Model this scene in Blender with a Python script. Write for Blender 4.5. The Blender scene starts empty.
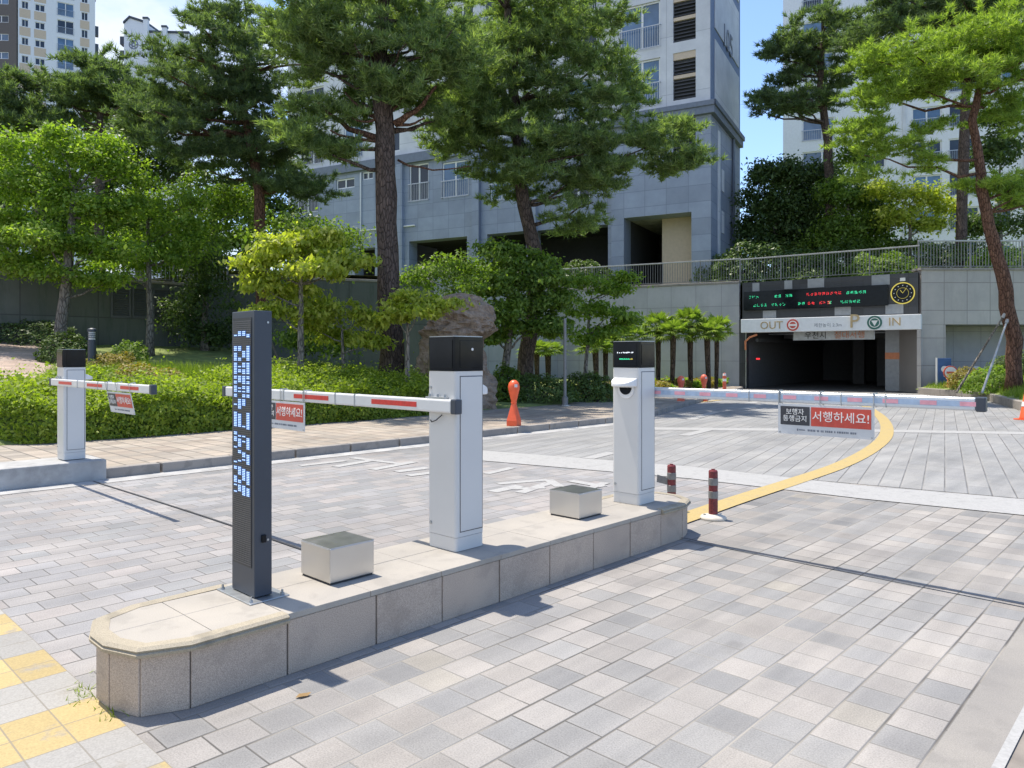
import bpy, math, random
import numpy as np
from mathutils import Vector, Matrix

SC = bpy.context.scene
COL = SC.collection
R = math.radians
rng = np.random.default_rng(7)
random.seed(7)

# ------------------------------------------------------------------ camera
F, CX, HY, EYE = 740.0, 512.0, 357.0, 1.55          # focal length in pixels, horizon row, eye height
cam_d = bpy.data.cameras.new('camera'); cam = bpy.data.objects.new('camera', cam_d); COL.objects.link(cam)
cam_d.sensor_fit = 'HORIZONTAL'; cam_d.sensor_width = 36.0; cam_d.lens = 36.0 * F / 1024.0
cam.location = (0, 0, EYE); cam.rotation_euler = (R(90), 0, 0)
cam_d.shift_y = -(384.0 - HY) / 1024.0
cam_d.clip_start = 0.05; cam_d.clip_end = 2000
SC.camera = cam

# ------------------------------------------------------------------ sky and sun
SUN_EL, SUN_DIR = R(72), Vector((-0.82, 0.57, 0))    # horizontal direction towards the sun
w = bpy.data.worlds.new('World'); SC.world = w; w.use_nodes = True
nt = w.node_tree; nt.nodes.clear()
out = nt.nodes.new('ShaderNodeOutputWorld'); bg = nt.nodes.new('ShaderNodeBackground')
sky = nt.nodes.new('ShaderNodeTexSky'); sky.sky_type = 'NISHITA'; sky.sun_disc = False
sky.sun_elevation = SUN_EL; sky.sun_rotation = math.atan2(SUN_DIR.x, SUN_DIR.y)
sky.air_density = 1.0; sky.dust_density = .3; sky.ozone_density = 2.2
tc = nt.nodes.new('ShaderNodeTexCoord')
mp = nt.nodes.new('ShaderNodeMapping'); mp.inputs['Scale'].default_value = (1.0, 1.0, 2.2)
nz = nt.nodes.new('ShaderNodeTexNoise'); nz.inputs['Scale'].default_value = 3.2; nz.inputs['Detail'].default_value = 7; nz.inputs['Roughness'].default_value = .55
rp = nt.nodes.new('ShaderNodeValToRGB'); rp.color_ramp.elements[0].position = .44; rp.color_ramp.elements[1].position = .62
# clouds gather towards the left of the view, the right stays clear
sep = nt.nodes.new('ShaderNodeSeparateXYZ'); mr = nt.nodes.new('ShaderNodeMapRange')
mr.inputs[1].default_value = -.42; mr.inputs[2].default_value = .05; mr.inputs[3].default_value = .12; mr.inputs[4].default_value = -.3
addn = nt.nodes.new('ShaderNodeMath'); addn.operation = 'ADD'
mx = nt.nodes.new('ShaderNodeMixRGB'); mx.inputs['Color2'].default_value = (3.6, 3.9, 4.3, 1)
L = nt.links.new
L(tc.outputs['Generated'], mp.inputs[0]); L(mp.outputs[0], nz.inputs['Vector'])
L(tc.outputs['Generated'], sep.inputs[0]); L(sep.outputs[0], mr.inputs[0])
L(nz.outputs['Fac'], addn.inputs[0]); L(mr.outputs[0], addn.inputs[1]); L(addn.outputs[0], rp.inputs[0])
tint = nt.nodes.new('ShaderNodeMixRGB'); tint.blend_type = 'MULTIPLY'; tint.inputs['Fac'].default_value = 1; tint.inputs['Color2'].default_value = (.92, .95, 1.03, 1)
L(sky.outputs[0], tint.inputs['Color1'])
L(rp.outputs[0], mx.inputs['Fac']); L(tint.outputs[0], mx.inputs['Color1']); L(mx.outputs[0], bg.inputs['Color'])
bg.inputs['Strength'].default_value = 0.15
L(bg.outputs[0], out.inputs['Surface'])
sun_d = bpy.data.lights.new('sun', 'SUN'); sun_d.energy = 3.7; sun_d.angle = R(.55); sun_d.color = (1.0, .93, .82)
sun = bpy.data.objects.new('sun', sun_d); COL.objects.link(sun)
to_sun = (SUN_DIR.normalized() * math.cos(SUN_EL) + Vector((0, 0, math.sin(SUN_EL))))
sun.rotation_euler = to_sun.to_track_quat('Z', 'Y').to_euler(); sun.location = (-20, 20, 60)
SC.view_settings.view_transform = 'Standard'; SC.view_settings.look = 'None'
SC.view_settings.exposure = 0.85; SC.view_settings.gamma = 1.0; SC.view_settings.use_curve_mapping = False
SC.cycles.max_bounces = 6; SC.cycles.transparent_max_bounces = 4

# ------------------------------------------------------------------ frames
U = Vector((.686, .7275, 0)).normalized()            # along the lanes
N = Vector((U.y, -U.x, 0))                           # across the lanes, to the right
ANG = math.atan2(N.y, N.x)
def P(s, t, z=0.0): v = U * s + N * t; return Vector((v.x, v.y, z))
def at(px, py, Y): return Vector(((px - CX) / F * Y, Y, EYE - (py - HY) / F * Y))
def st(v): return v.x * U.x + v.y * U.y, v.x * N.x + v.y * N.y

# ------------------------------------------------------------------ materials
class NB:
    def __init__(s, name):
        s.m = bpy.data.materials.new(name); s.m.use_nodes = True; s.t = s.m.node_tree; s.t.nodes.clear()
        s.o = s.n('ShaderNodeOutputMaterial')
    def n(s, typ, **kw):
        x = s.t.nodes.new(typ)
        for k, v in kw.items(): setattr(x, k, v)
        return x
    def l(s, a, b): s.t.links.new(a, b)
    def val(s, sock, v):
        if hasattr(v, 'is_linked') or hasattr(v, 'links'): s.l(v, sock)
        else: sock.default_value = v
    def math(s, op, a, b=None, c=None):
        x = s.n('ShaderNodeMath', operation=op); s.val(x.inputs[0], a)
        if b is not None: s.val(x.inputs[1], b)
        if c is not None: s.val(x.inputs[2], c)
        return x.outputs[0]
    def mix(s, f, a, b, mode='MIX'):
        x = s.n('ShaderNodeMixRGB', blend_type=mode); s.val(x.inputs[0], f)
        for i, v in ((1, a), (2, b)): s.val(x.inputs[i], v if not isinstance(v, tuple) else (*v, 1)[:4])
        return x.outputs[0]
    def noise(s, vec, scale, detail=3, rough=.55):
        x = s.n('ShaderNodeTexNoise'); x.inputs['Scale'].default_value = scale; x.inputs['Detail'].default_value = detail; x.inputs['Roughness'].default_value = rough
        if vec is not None: s.l(vec, x.inputs['Vector'])
        return x.outputs['Fac']
    def ramp(s, f, stops, interp='LINEAR'):
        x = s.n('ShaderNodeValToRGB'); cr = x.color_ramp; cr.interpolation = interp
        while len(cr.elements) < len(stops): cr.elements.new(.5)
        for e, (p, c) in zip(cr.elements, stops): e.position = p; e.color = (*c, 1) if len(c) == 3 else c
        s.l(f, x.inputs[0]); return x.outputs[0]
    def coords(s, kind='Object'): return s.n('ShaderNodeTexCoord').outputs[kind]
    def bump(s, h, strength=.3, dist=.01):
        x = s.n('ShaderNodeBump'); x.inputs['Strength'].default_value = strength; x.inputs['Distance'].default_value = dist; s.l(h, x.inputs['Height']); return x.outputs[0]
    def pbr(s, col, rough=.5, metal=0.0, bump=None, spec=None, emit=None, estr=0):
        b = s.n('ShaderNodeBsdfPrincipled')
        s.val(b.inputs['Base Color'], col if not isinstance(col, tuple) else (*col, 1)[:4]); s.val(b.inputs['Roughness'], rough); b.inputs['Metallic'].default_value = metal
        if spec is not None: b.inputs['Specular IOR Level'].default_value = spec
        if bump is not None: s.l(bump, b.inputs['Normal'])
        if emit: b.inputs['Emission Color'].default_value = (*emit, 1); b.inputs['Emission Strength'].default_value = estr
        s.l(b.outputs[0], s.o.inputs[0]); return s.m

def simple(name, col, rough=.5, metal=0., var=.12, scale=6., bump=0., spec=None, grime=None):
    b = NB(name); v = b.coords(); f = b.noise(v, scale, 4)
    lo = tuple(c * (1 - var) for c in col); hi = tuple(min(1, c * (1 + var)) for c in col)
    c = b.ramp(f, [(.3, lo), (.7, hi)])
    if grime:
        g = b.ramp(b.noise(v, scale * .45, 6, .65), [(.52, (0, 0, 0)), (.75, (1, 1, 1))]); c = b.mix(b.math('MULTIPLY', g, grime[1]), c, grime[0])
    bp = b.bump(b.noise(v, scale * 8, 3), bump, .01) if bump else None
    rr = b.math('ADD', b.math('MULTIPLY', b.noise(v, scale * 2.3, 3), .16), rough - .08)
    return b.pbr(c, rr, metal, bp, spec)
def glow(name, col, strength):
    b = NB(name); return b.pbr(tuple(c * .3 for c in col), .4, 0, None, None, col, strength)

def paver_mat(name, tones, tile, row, joint, jw=.035, rot=0.0, patch=.5, jcol2=None, rough=.78, spread=.16, edge=True):
    """staggered stone pavers: continuous joints run along local y, tiles step along it; each tile has a tone of its own"""
    b = NB(name); v = b.coords()
    mpn = b.n('ShaderNodeMapping'); mpn.inputs['Rotation'].default_value = (0, 0, rot); b.l(v, mpn.inputs[0])
    dw = b.n('ShaderNodeTexNoise'); dw.inputs['Scale'].default_value = .7; b.l(mpn.outputs[0], dw.inputs['Vector'])
    sx = b.n('ShaderNodeSeparateXYZ'); b.l(mpn.outputs[0], sx.inputs[0])
    x = b.math('DIVIDE', sx.outputs[0], row); ri = b.math('FLOOR', x); rf = b.math('FRACT', x)
    wn = b.n('ShaderNodeTexWhiteNoise', noise_dimensions='1D'); b.l(ri, wn.inputs['W'])
    off = b.math('ADD', b.math('MULTIPLY', b.math('MODULO', ri, 2.0), .5), b.math('MULTIPLY', wn.outputs['Value'], .22))
    y = b.math('ADD', b.math('DIVIDE', sx.outputs[1], tile), off); ci = b.math('FLOOR', y); cf = b.math('FRACT', y)
    cv = b.n('ShaderNodeCombineXYZ'); b.l(ri, cv.inputs[0]); b.l(ci, cv.inputs[1])
    wh = b.n('ShaderNodeTexWhiteNoise', noise_dimensions='2D'); b.l(cv.outputs[0], wh.inputs['Vector'])
    big = b.noise(cv.outputs[0], .16, 3, .6)
    f = b.math('ADD', b.math('MULTIPLY', wh.outputs['Value'], 1 - patch), b.math('MULTIPLY', b.math('MULTIPLY_ADD', big, 2.2, -.6), patch))
    col = b.ramp(f, tones, 'CONSTANT')
    wh2 = b.n('ShaderNodeTexWhiteNoise', noise_dimensions='3D'); cv2 = b.n('ShaderNodeCombineXYZ'); b.l(ri, cv2.inputs[0]); b.l(ci, cv2.inputs[1]); cv2.inputs[2].default_value = 3.3; b.l(cv2.outputs[0], wh2.inputs['Vector'])
    col = b.mix(1.0, col, b.ramp(wh2.outputs['Value'], [(0, (1 - spread,) * 3), (1, (1 + spread * .5,) * 3)]), 'MULTIPLY')
    fine = b.noise(v, 140, 2, .7); col = b.mix(1.0, col, b.ramp(fine, [(.28, (.74, .74, .74)), (.5, (1.0, 1.0, 1.0)), (.72, (1.2, 1.2, 1.19))]), 'MULTIPLY')
    wear = b.noise(v, 1.3, 5, .65); col = b.mix(1.0, col, b.ramp(wear, [(.3, (.86, .86, .87)), (.7, (1.08, 1.07, 1.05))]), 'MULTIPLY')
    spot = b.ramp(b.noise(v, 5.2, 5, .7), [(.66, (0, 0, 0)), (.8, (1, 1, 1))]); col = b.mix(b.math('MULTIPLY', spot, .25), col, (.12, .11, .1))
    ex = b.math('MULTIPLY', b.math('MINIMUM', rf, b.math('SUBTRACT', 1.0, rf)), row); ey = b.math('MULTIPLY', b.math('MINIMUM', cf, b.math('SUBTRACT', 1.0, cf)), tile)
    e = b.math('MINIMUM', b.math('MULTIPLY', ex, .85), b.math('MULTIPLY', ey, 1.5)); jm = b.n('ShaderNodeMapRange'); b.l(e, jm.inputs[0])
    jn = b.math('MULTIPLY_ADD', b.noise(v, 3.0, 3), .006, jw * row - .003)
    jm.inputs[1].default_value = 0.0; b.l(jn, jm.inputs[2]); jm.inputs[3].default_value = 1; jm.inputs[4].default_value = 0
    jc = b.ramp(b.noise(v, .9, 3), [(.42, joint), (.62, jcol2 or joint)])
    col = b.mix(b.math('MULTIPLY', jm.outputs[0], .85), col, jc)
    h = b.math('SUBTRACT', b.math('MULTIPLY', fine, .12), jm.outputs[0])
    h = b.math('ADD', h, b.math('MULTIPLY', wh2.outputs['Value'], .25))
    mps = b.n('ShaderNodeMapping'); mps.inputs['Scale'].default_value = (2.2, .12, 1); b.l(v, mps.inputs[0])
    col = b.mix(1., col, b.ramp(b.noise(mps.outputs[0], 1.6, 4, .6), [(.36, (.85, .85, .85)), (.6, (1.05, 1.04, 1.03))]), 'MULTIPLY')
    oil = b.ramp(b.noise(v, 2.3, 2, .4), [(.70, (0, 0, 0)), (.76, (1, 1, 1))]); col = b.mix(b.math('MULTIPLY', oil, .35), col, (.11, .105, .1))
    dirt = b.ramp(b.noise(v, .45, 6, .7), [(.45, (1, 1, 1)), (.75, (.80, .79, .77))]); col = b.mix(1., col, dirt, 'MULTIPLY')
    eg = b.n('ShaderNodeMapRange'); b.l(e, eg.inputs[0]); eg.inputs[1].default_value = 0.0; eg.inputs[2].default_value = .035; eg.inputs[3].default_value = 1; eg.inputs[4].default_value = 0
    col = b.mix(b.math('MULTIPLY', b.math('MULTIPLY', eg.outputs[0], b.noise(v, 6.5, 4, .7)), .32), col, (.36, .34, .31)) if edge else col
    col = b.mix(b.math('MULTIPLY', jm.outputs[0], .9), col, jc)
    return b.pbr(col, b.math('MULTIPLY_ADD', wear, .2, rough - .1), 0, b.bump(h, .7, .008), .3)

def grid_mat(name, col, tx, tz, jcol, jw=.012, var=.12, rough=.6, speck=0., axis='XZ', grime=None, spec=.4):
    """flat stone panels with thin joints; local x along the wall, z up"""
    b = NB(name); v = b.coords(); sx = b.n('ShaderNodeSeparateXYZ'); b.l(v, sx.inputs[0])
    a = sx.outputs['XYZ'.index(axis[0])]; c2 = sx.outputs['XYZ'.index(axis[1])]
    x = b.math('DIVIDE', a, tx); z = b.math('DIVIDE', c2, tz)
    cv = b.n('ShaderNodeCombineXYZ'); b.l(b.math('FLOOR', x), cv.inputs[0]); b.l(b.math('FLOOR', z), cv.inputs[1])
    wh = b.n('ShaderNodeTexWhiteNoise', noise_dimensions='2D'); b.l(cv.outputs[0], wh.inputs['Vector'])
    c = b.ramp(wh.outputs['Value'], [(0, tuple(k * (1 - var) for k in col)), (1, tuple(k * (1 + var) for k in col))])
    fx = b.math('FRACT', x); fz = b.math('FRACT', z)
    e = b.math('MINIMUM', b.math('MULTIPLY', b.math('MINIMUM', fx, b.math('SUBTRACT', 1., fx)), tx), b.math('MULTIPLY', b.math('MINIMUM', fz, b.math('SUBTRACT', 1., fz)), tz))
    if speck:
        c = b.mix(1.0, c, b.ramp(b.noise(v, 190, 2, .8), [(.3, (1 - speck,) * 3), (.7, (1 + speck,) * 3)]), 'MULTIPLY')
    wear = b.noise(v, .8, 6, .65); c = b.mix(1.0, c, b.ramp(wear, [(.3, (.84, .84, .85)), (.7, (1.08, 1.07, 1.06))]), 'MULTIPLY')
    if grime:
        mpn = b.n('ShaderNodeMapping'); mpn.inputs['Scale'].default_value = (1.6, 1.6, .25); b.l(v, mpn.inputs[0])
        g = b.ramp(b.noise(mpn.outputs[0], 1.6, 5, .7), [(.48, (0, 0, 0)), (.72, (1, 1, 1))]); c = b.mix(b.math('MULTIPLY', g, grime[1]), c, grime[0])
    j = b.math('LESS_THAN', e, jw); c = b.mix(b.math('MULTIPLY', j, .8), c, jcol)
    return b.pbr(c, rough, 0, b.bump(b.math('SUBTRACT', 1., j), .4, .01), spec)

def leaf_mat(name, cols, trans=.38, rough=.5, clump=1.2):
    b = NB(name); g = b.n('ShaderNodeNewGeometry'); v = b.coords()
    f = b.math('ADD', b.math('MULTIPLY', g.outputs['Random Per Island'], .55), b.math('MULTIPLY', b.noise(v, clump, 2), .45))
    c = b.ramp(f, [(.12, cols[0]), (.5, cols[1]), (.88, cols[2])])
    d = b.n('ShaderNodeBsdfPrincipled'); b.l(c, d.inputs['Base Color']); d.inputs['Roughness'].default_value = rough; d.inputs['Specular IOR Level'].default_value = .3
    t = b.n('ShaderNodeBsdfTranslucent'); b.l(b.mix(1.0, c, (1.5, 1.7, .55), 'MULTIPLY'), t.inputs[0])
    m = b.n('ShaderNodeMixShader'); m.inputs[0].default_value = trans; b.l(d.outputs[0], m.inputs[1]); b.l(t.outputs[0], m.inputs[2]); b.l(m.outputs[0], b.o.inputs[0])
    return b.m

def bark_mat(name, a, c, scale=7):
    b = NB(name); v = b.coords(); mpn = b.n('ShaderNodeMapping'); mpn.inputs['Scale'].default_value = (1, 1, .3); b.l(v, mpn.inputs[0])
    vo = b.n('ShaderNodeTexVoronoi', feature='DISTANCE_TO_EDGE'); vo.inputs['Scale'].default_value = scale * 1.3; b.l(mpn.outputs[0], vo.inputs['Vector'])
    f = b.noise(mpn.outputs[0], scale, 6, .7)
    col = b.ramp(f, [(.3, a), (.7, c)]); cr = b.ramp(vo.outputs['Distance'], [(0, (.35, .35, .35)), (.12, (1, 1, 1))]); col = b.mix(1., col, cr, 'MULTIPLY')
    h = b.math('ADD', f, b.math('MINIMUM', b.math('MULTIPLY', vo.outputs['Distance'], 4.), .6))
    return b.pbr(col, .9, 0, b.bump(h, .9, .04), .2)

M = {}
M['lane'] = paver_mat('lane_pavers', [(0, (.175, .175, .176)), (.10, (.222, .221, .220)), (.24, (.302, .287, .272)), (.40, (.268, .264, .259)), (.54, (.320, .301, .282)), (.68, (.246, .245, .244)), (.78, (.316, .296, .264)), (.88, (.336, .322, .304))],
                      .205, .2, (.095, .088, .08), .032, 0, .6, (.34, .32, .29), spread=.14)
M['lane2'] = paver_mat('inner_lane_pavers', [(0, (0.207, 0.208, 0.215)), (.08, (0.255, 0.258, 0.264)), (.3, (0.311, 0.298, 0.293)), (.5, (0.286, 0.283, 0.289)), (.7, (0.327, 0.305, 0.296)), (.86, (0.308, 0.302, 0.300))],
                      .25, .2, (.105, .10, .098), .032, 0, .5, (.2, .19, .18), spread=.12)
M['plaza'] = paver_mat('forecourt_pavers', [(0, (.235, .238, .24)), (.08, (.275, .277, .277)), (.55, (.295, .294, .29)), (.85, (.26, .26, .262))], 1.1, .23, (.115, .112, .11), .04, R(-13), .3, (.2, .2, .2), spread=.05)
M['side'] = paver_mat('sidewalk_pavers', [(0, (.33, .28, .235)), (.25, (.38, .325, .27)), (.5, (.355, .315, .27)), (.75, (.40, .35, .29))], .32, .3, (.13, .115, .10), .055, R(90), .3)
M['path'] = paver_mat('path_pavers', [(0, (.38, .29, .24)), (.3, (.44, .34, .28)), (.6, (.41, .33, .28))], .3, .3, (.2, .17, .15), .03, R(20), .3)
def strip_mat():
    b = NB('painted_pavers'); v = b.coords(); sx = b.n('ShaderNodeSeparateXYZ'); b.l(v, sx.inputs[0])
    wob = b.math('MULTIPLY_ADD', b.noise(v, 9, 3), .02, -.01)
    y = b.math('DIVIDE', b.math('ADD', b.math('ADD', sx.outputs[0], 4.49 + 39.5), wob), .79); fr = b.math('FRACT', y)
    yel = b.math('LESS_THAN', fr, .5)
    xx = b.math('DIVIDE', b.math('ADD', sx.outputs[0], 4.49 + 39.5), .1975); rr = b.math('DIVIDE', b.math('SUBTRACT', 1.15, sx.outputs[1]), .185)
    fx, fr2 = b.math('FRACT', xx), b.math('FRACT', rr)
    cv = b.n('ShaderNodeCombineXYZ'); b.l(b.math('FLOOR', xx), cv.inputs[0]); b.l(b.math('FLOOR', rr), cv.inputs[1])
    wh = b.n('ShaderNodeTexWhiteNoise', noise_dimensions='2D'); b.l(cv.outputs[0], wh.inputs['Vector'])
    c = b.mix(yel, (.325, .312, .29), (.42, .325, .155))
    c = b.mix(1., c, b.ramp(wh.outputs['Value'], [(0, (.84, .84, .84)), (1, (1.1, 1.1, 1.1))]), 'MULTIPLY')
    worn = b.ramp(b.noise(v, 4.2, 5, .62), [(.57, (0, 0, 0)), (.66, (1, 1, 1))]); c = b.mix(b.math('MULTIPLY', worn, .75), c, (.27, .25, .22))
    c = b.mix(1., c, b.ramp(b.noise(v, 120, 2), [(.3, (.86, .86, .86)), (.7, (1.1, 1.1, 1.1))]), 'MULTIPLY')
    e = b.math('MINIMUM', b.math('MINIMUM', fx, b.math('SUBTRACT', 1., fx)), b.math('MINIMUM', fr2, b.math('SUBTRACT', 1., fr2)))
    j = b.math('LESS_THAN', e, .018); c = b.mix(b.math('MULTIPLY', j, .75), c, (.2, .18, .15))
    return b.pbr(c, .75, 0, b.bump(b.math('SUBTRACT', 1., j), .4, .006), .3)
M['strip'] = strip_mat()
def paint_mat(name, col, worn=(.4, .4, .4), amt=.55):
    b = NB(name); v = b.coords(); f = b.ramp(b.noise(v, 7, 6, .75), [(.52, (0, 0, 0)), (.66, (1, 1, 1))])
    c = b.mix(b.math('MULTIPLY', f, amt), col, worn)
    c = b.mix(1., c, b.ramp(b.noise(v, 60, 3), [(.3, (.86,) * 3), (.7, (1.06,) * 3)]), 'MULTIPLY')
    return b.pbr(c, .7, 0, None, .3)
M['soil_path'] = simple('brown_gravel_concrete', (.21, .185, .16), .9, var=.25, scale=5, bump=.4)
M['white_line'] = paint_mat('white_road_paint', (.36, .355, .345), (.25, .245, .24), .6); M['yellow_line'] = paint_mat('yellow_road_paint', (.43, .325, .14), (.30, .26, .19), .45)
M['faded_line'] = paint_mat('faded_road_paint', (.375, .37, .36), (.29, .28, .275), .97)
M['granite'] = NB('x').m
def granite(name, col, speck=.35, stain=.5, rough=.7):
    b = NB(name); v = b.coords()
    s = b.noise(v, 210, 2, .8); c = b.ramp(s, [(.3, tuple(k * (1 - speck) for k in col)), (.5, col), (.72, tuple(min(1, k * (1 + speck)) for k in col))])
    c = b.mix(1., c, b.ramp(b.noise(v, 1.7, 5), [(.3, (.85, .85, .86)), (.7, (1.1, 1.08, 1.05))]), 'MULTIPLY')
    g = b.ramp(b.noise(v, 5.5, 5, .55), [(.54, (0, 0, 0)), (.63, (1, 1, 1))]); c = b.mix(b.math('MULTIPLY', g, stain), c, tuple(k * .62 for k in col))
    return b.pbr(c, rough, 0, b.bump(s, .25, .003), .35)
M['granite'] = granite('island_granite', (.41, .342, .285), .38, .34)
M['capstone'] = granite('island_cap_stone', (.35, .325, .29), .14, .28)
M['lip'] = granite('worn_yellow_lip', (.335, .295, .225), .3, .6)
M['kerb_dark'] = simple('joint_mortar', (.13, .12, .11), .9); M['gutter'] = granite('gutter_stone', (.26, .245, .225), .2, .2); M['kerb'] = granite('kerb_stone', (.29, .265, .24), .3, .5)
M['concrete'] = simple('bare_concrete', (.36, .355, .345), .85, var=.25, scale=3, bump=.3, grime=((.13, .13, .13), .8))
M['old_concrete'] = grid_mat('old_wall_concrete', (.12, .13, .12), 2.4, 3.0, (.07, .07, .07), .02, .15, .9, 0, 'XZ', ((.05, .07, .05), .8))
M['asphalt'] = simple('asphalt', (.10, .10, .10), .9, var=.25, scale=2, bump=.3)
M['soil'] = simple('garden_soil', (.10, .075, .05), .95, var=.35, scale=3, bump=.6)
M['turf'] = simple('turf', (.16, .20, .055), .95, var=.4, scale=2.5, bump=.6)
M['white_paint'] = simple('white_powder_coat', (.60, .59, .57), .34, var=.03, scale=2.5, grime=((.52, .51, .49), .25))
M['white_trim'] = simple('white_trim', (.72, .72, .72), .4, var=.05)
M['black_gloss'] = simple('black_gloss', (.008, .010, .013), .10, var=.3, spec=.17)
M['dark_coat'] = simple('charcoal_coat', (.040, .050, .068), .42, var=.1, scale=3, bump=.02)
M['panel_dark'] = simple('louvre_dark', (.03, .032, .036), .5)
M['slit'] = simple('slit_grey', (.085, .085, .09), .5)
M['steel'] = simple('brushed_stainless', (.58, .575, .565), .31, 1.0, var=.03, scale=4)
M['galv'] = simple('galvanised_steel', (.42, .44, .46), .42, .9, var=.12, scale=9)
M['alu'] = simple('boom_aluminium', (.62, .66, .70), .36, .55, var=.06, scale=4)
M['boom_white'] = simple('boom_white', (.64, .64, .63), .35, var=.05)
M['red_refl'] = simple('red_reflector', (.58, .035, .03), .35, var=.15, scale=40)
M['pink'] = simple('pink_strip', (.72, .34, .40), .4, var=.12, scale=20); M['blue_pale'] = simple('pale_blue_strip', (.36, .46, .60), .4, var=.12, scale=20)
M['sign_white'] = simple('sign_white', (.56, .57, .58), .45, var=.05); M['sign_red'] = simple('sign_red', (.55, .075, .05), .5, var=.06); M['sign_dark'] = simple('sign_dark', (.045, .047, .055), .5, var=.1)
M['letter_white'] = simple('letter_white', (.78, .77, .74), .5, var=.03); M['letter_grey'] = simple('letter_grey', (.16, .18, .22), .5)
M['orange'] = simple('orange_plastic', (.78, .11, .035), .42, var=.1, scale=5, grime=((.45, .08, .04), .4)); M['red_plastic'] = simple('faded_red_plastic', (.62, .12, .065), .5, var=.15, scale=6)
M['red_band'] = simple('dark_red_reflector', (.16, .022, .025), .5, var=.5, scale=60); M['silver_band'] = simple('silver_reflector', (.20, .195, .19), .45, .2, var=.15, scale=30)
M['base_cream'] = simple('cream_rubber', (.55, .50, .42), .7, var=.12, scale=20, grime=((.25, .22, .18), .6))
M['tower_granite'] = grid_mat('tower_granite', (.275, .315, .40), 1.3, .95, (.16, .185, .24), .015, .09, .55, .05)
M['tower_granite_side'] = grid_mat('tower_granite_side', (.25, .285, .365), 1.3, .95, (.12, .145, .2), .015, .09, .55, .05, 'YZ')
M['rail_steel'] = simple('rail_steel', (.20, .20, .20), .5, .3)
M['rail_top'] = simple('rail_top', (.40, .40, .40), .5, .3)
M['tower_white'] = grid_mat('tower_white', (.60, .61, .64), 2.6, 3.37, (.33, .34, .37), .015, .04, .7)
M['tower_blue'] = simple('tower_blue_trim', (.15, .20, .31), .6, var=.08)
M['ledge'] = simple('ledge_grey', (.15, .175, .23), .6, var=.1)
M['beige'] = simple('beige_paint', (.56, .45, .34), .8, var=.06); M['beige_light'] = simple('pale_wall_paint', (.70, .71, .74), .8, var=.05); M['brown_wall'] = simple('dark_brown_paint', (.13, .11, .10), .8, var=.1)
M['glass'] = simple('window_glass', (.03, .042, .065), .08, var=.4, scale=.35, spec=.45)
M['glass_sky'] = simple('bright_window_glass', (.09, .16, .27), .07, var=.4, scale=.5, spec=.6)
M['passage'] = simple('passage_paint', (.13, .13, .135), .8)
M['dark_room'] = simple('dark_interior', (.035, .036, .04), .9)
M['garage_tile'] = grid_mat('dark_granite_tile', (.055, .057, .062), .9, .62, (.03, .03, .03), .008, .18, .35, .1)
M['tile_light'] = simple('pale_tile', (.30, .31, .32), .5, var=.1)
M['wall_panel'] = grid_mat('wall_panel', (.40, .40, .40), 1.25, 1.35, (.22, .22, .22), .012, .05, .75, .05, 'XZ', ((.28, .28, .27), .35))
M['tan_panel'] = grid_mat('tan_stone_panel', (.44, .41, .385), .98, 1.18, (.22, .2, .19), .015, .06, .7, .08, 'XZ', ((.30, .28, .26), .4))
M['gold'] = simple('bronze_letter', (.48, .36, .20), .4, .4, var=.1); M['fascia'] = simple('fascia_white', (.74, .75, .76), .4, var=.04, grime=((.5, .5, .5), .3))
M['green_sign'] = simple('green_sign', (.03, .13, .10), .45); M['cloth'] = simple('banner_cloth', (.52, .54, .56), .8)
M['orange_text'] = simple('orange_text', (.60, .22, .10), .6); M['black_text'] = simple('black_text', (.03, .03, .035), .6)
M['pylon_blue'] = simple('pylon_blue', (.04, .10, .25), .4)
M['rock'] = NB('y').m
def rock_mat():
    b = NB('weathered_rock'); v = b.coords(); f = b.noise(v, 2.2, 7, .68); g = b.noise(v, 9, 6, .7)
    c = b.ramp(f, [(.28, (.11, .08, .06)), (.46, (.33, .235, .165)), (.7, (.46, .36, .27))]); c = b.mix(.55, c, b.ramp(g, [(.3, (.12, .095, .075)), (.72, (.46, .36, .28))]))
    return b.pbr(c, .92, 0, b.bump(b.math('ADD', f, b.math('MULTIPLY', g, .6)), 1., .12), .2)
M['rock'] = rock_mat()
M['pine_bark'] = bark_mat('pine_bark', (.06, .047, .04), (.19, .135, .11), 11); M['red_bark'] = bark_mat('red_pine_bark', (.10, .052, .038), (.25, .135, .09), 11); M['grey_bark'] = bark_mat('grey_bark', (.16, .14, .12), (.34, .30, .25), 10); M['palm_bark'] = bark_mat('palm_fibre', (.05, .035, .025), (.14, .10, .07), 9)
M['pine'] = leaf_mat('pine_needles', [(.085, .125, .058), (.18, .245, .105), (.33, .40, .17)], .5, .5, .9)
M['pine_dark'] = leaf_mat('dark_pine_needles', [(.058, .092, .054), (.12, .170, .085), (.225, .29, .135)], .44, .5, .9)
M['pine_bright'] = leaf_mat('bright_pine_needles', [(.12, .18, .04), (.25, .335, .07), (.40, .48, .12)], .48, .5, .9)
M['leaf'] = leaf_mat('green_leaves', [(.075, .13, .022), (.19, .285, .045), (.34, .42, .09)], .5)
M['leaf_mid'] = leaf_mat('mid_green_leaves', [(.055, .10, .02), (.135, .21, .036), (.25, .33, .065)], .44)
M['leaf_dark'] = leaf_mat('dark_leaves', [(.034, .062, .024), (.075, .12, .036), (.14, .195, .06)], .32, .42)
M['leaf_yellow'] = leaf_mat('yellow_green_leaves', [(.17, .22, .03), (.34, .38, .06), (.52, .50, .13)], .5)
M['hedge'] = leaf_mat('hedge_leaves', [(.09, .14, .02), (.22, .29, .035), (.38, .43, .07)], .45)
M['hedge_dark'] = leaf_mat('shrub_leaves', [(.04, .07, .02), (.09, .14, .036), (.17, .23, .06)], .34)
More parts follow.
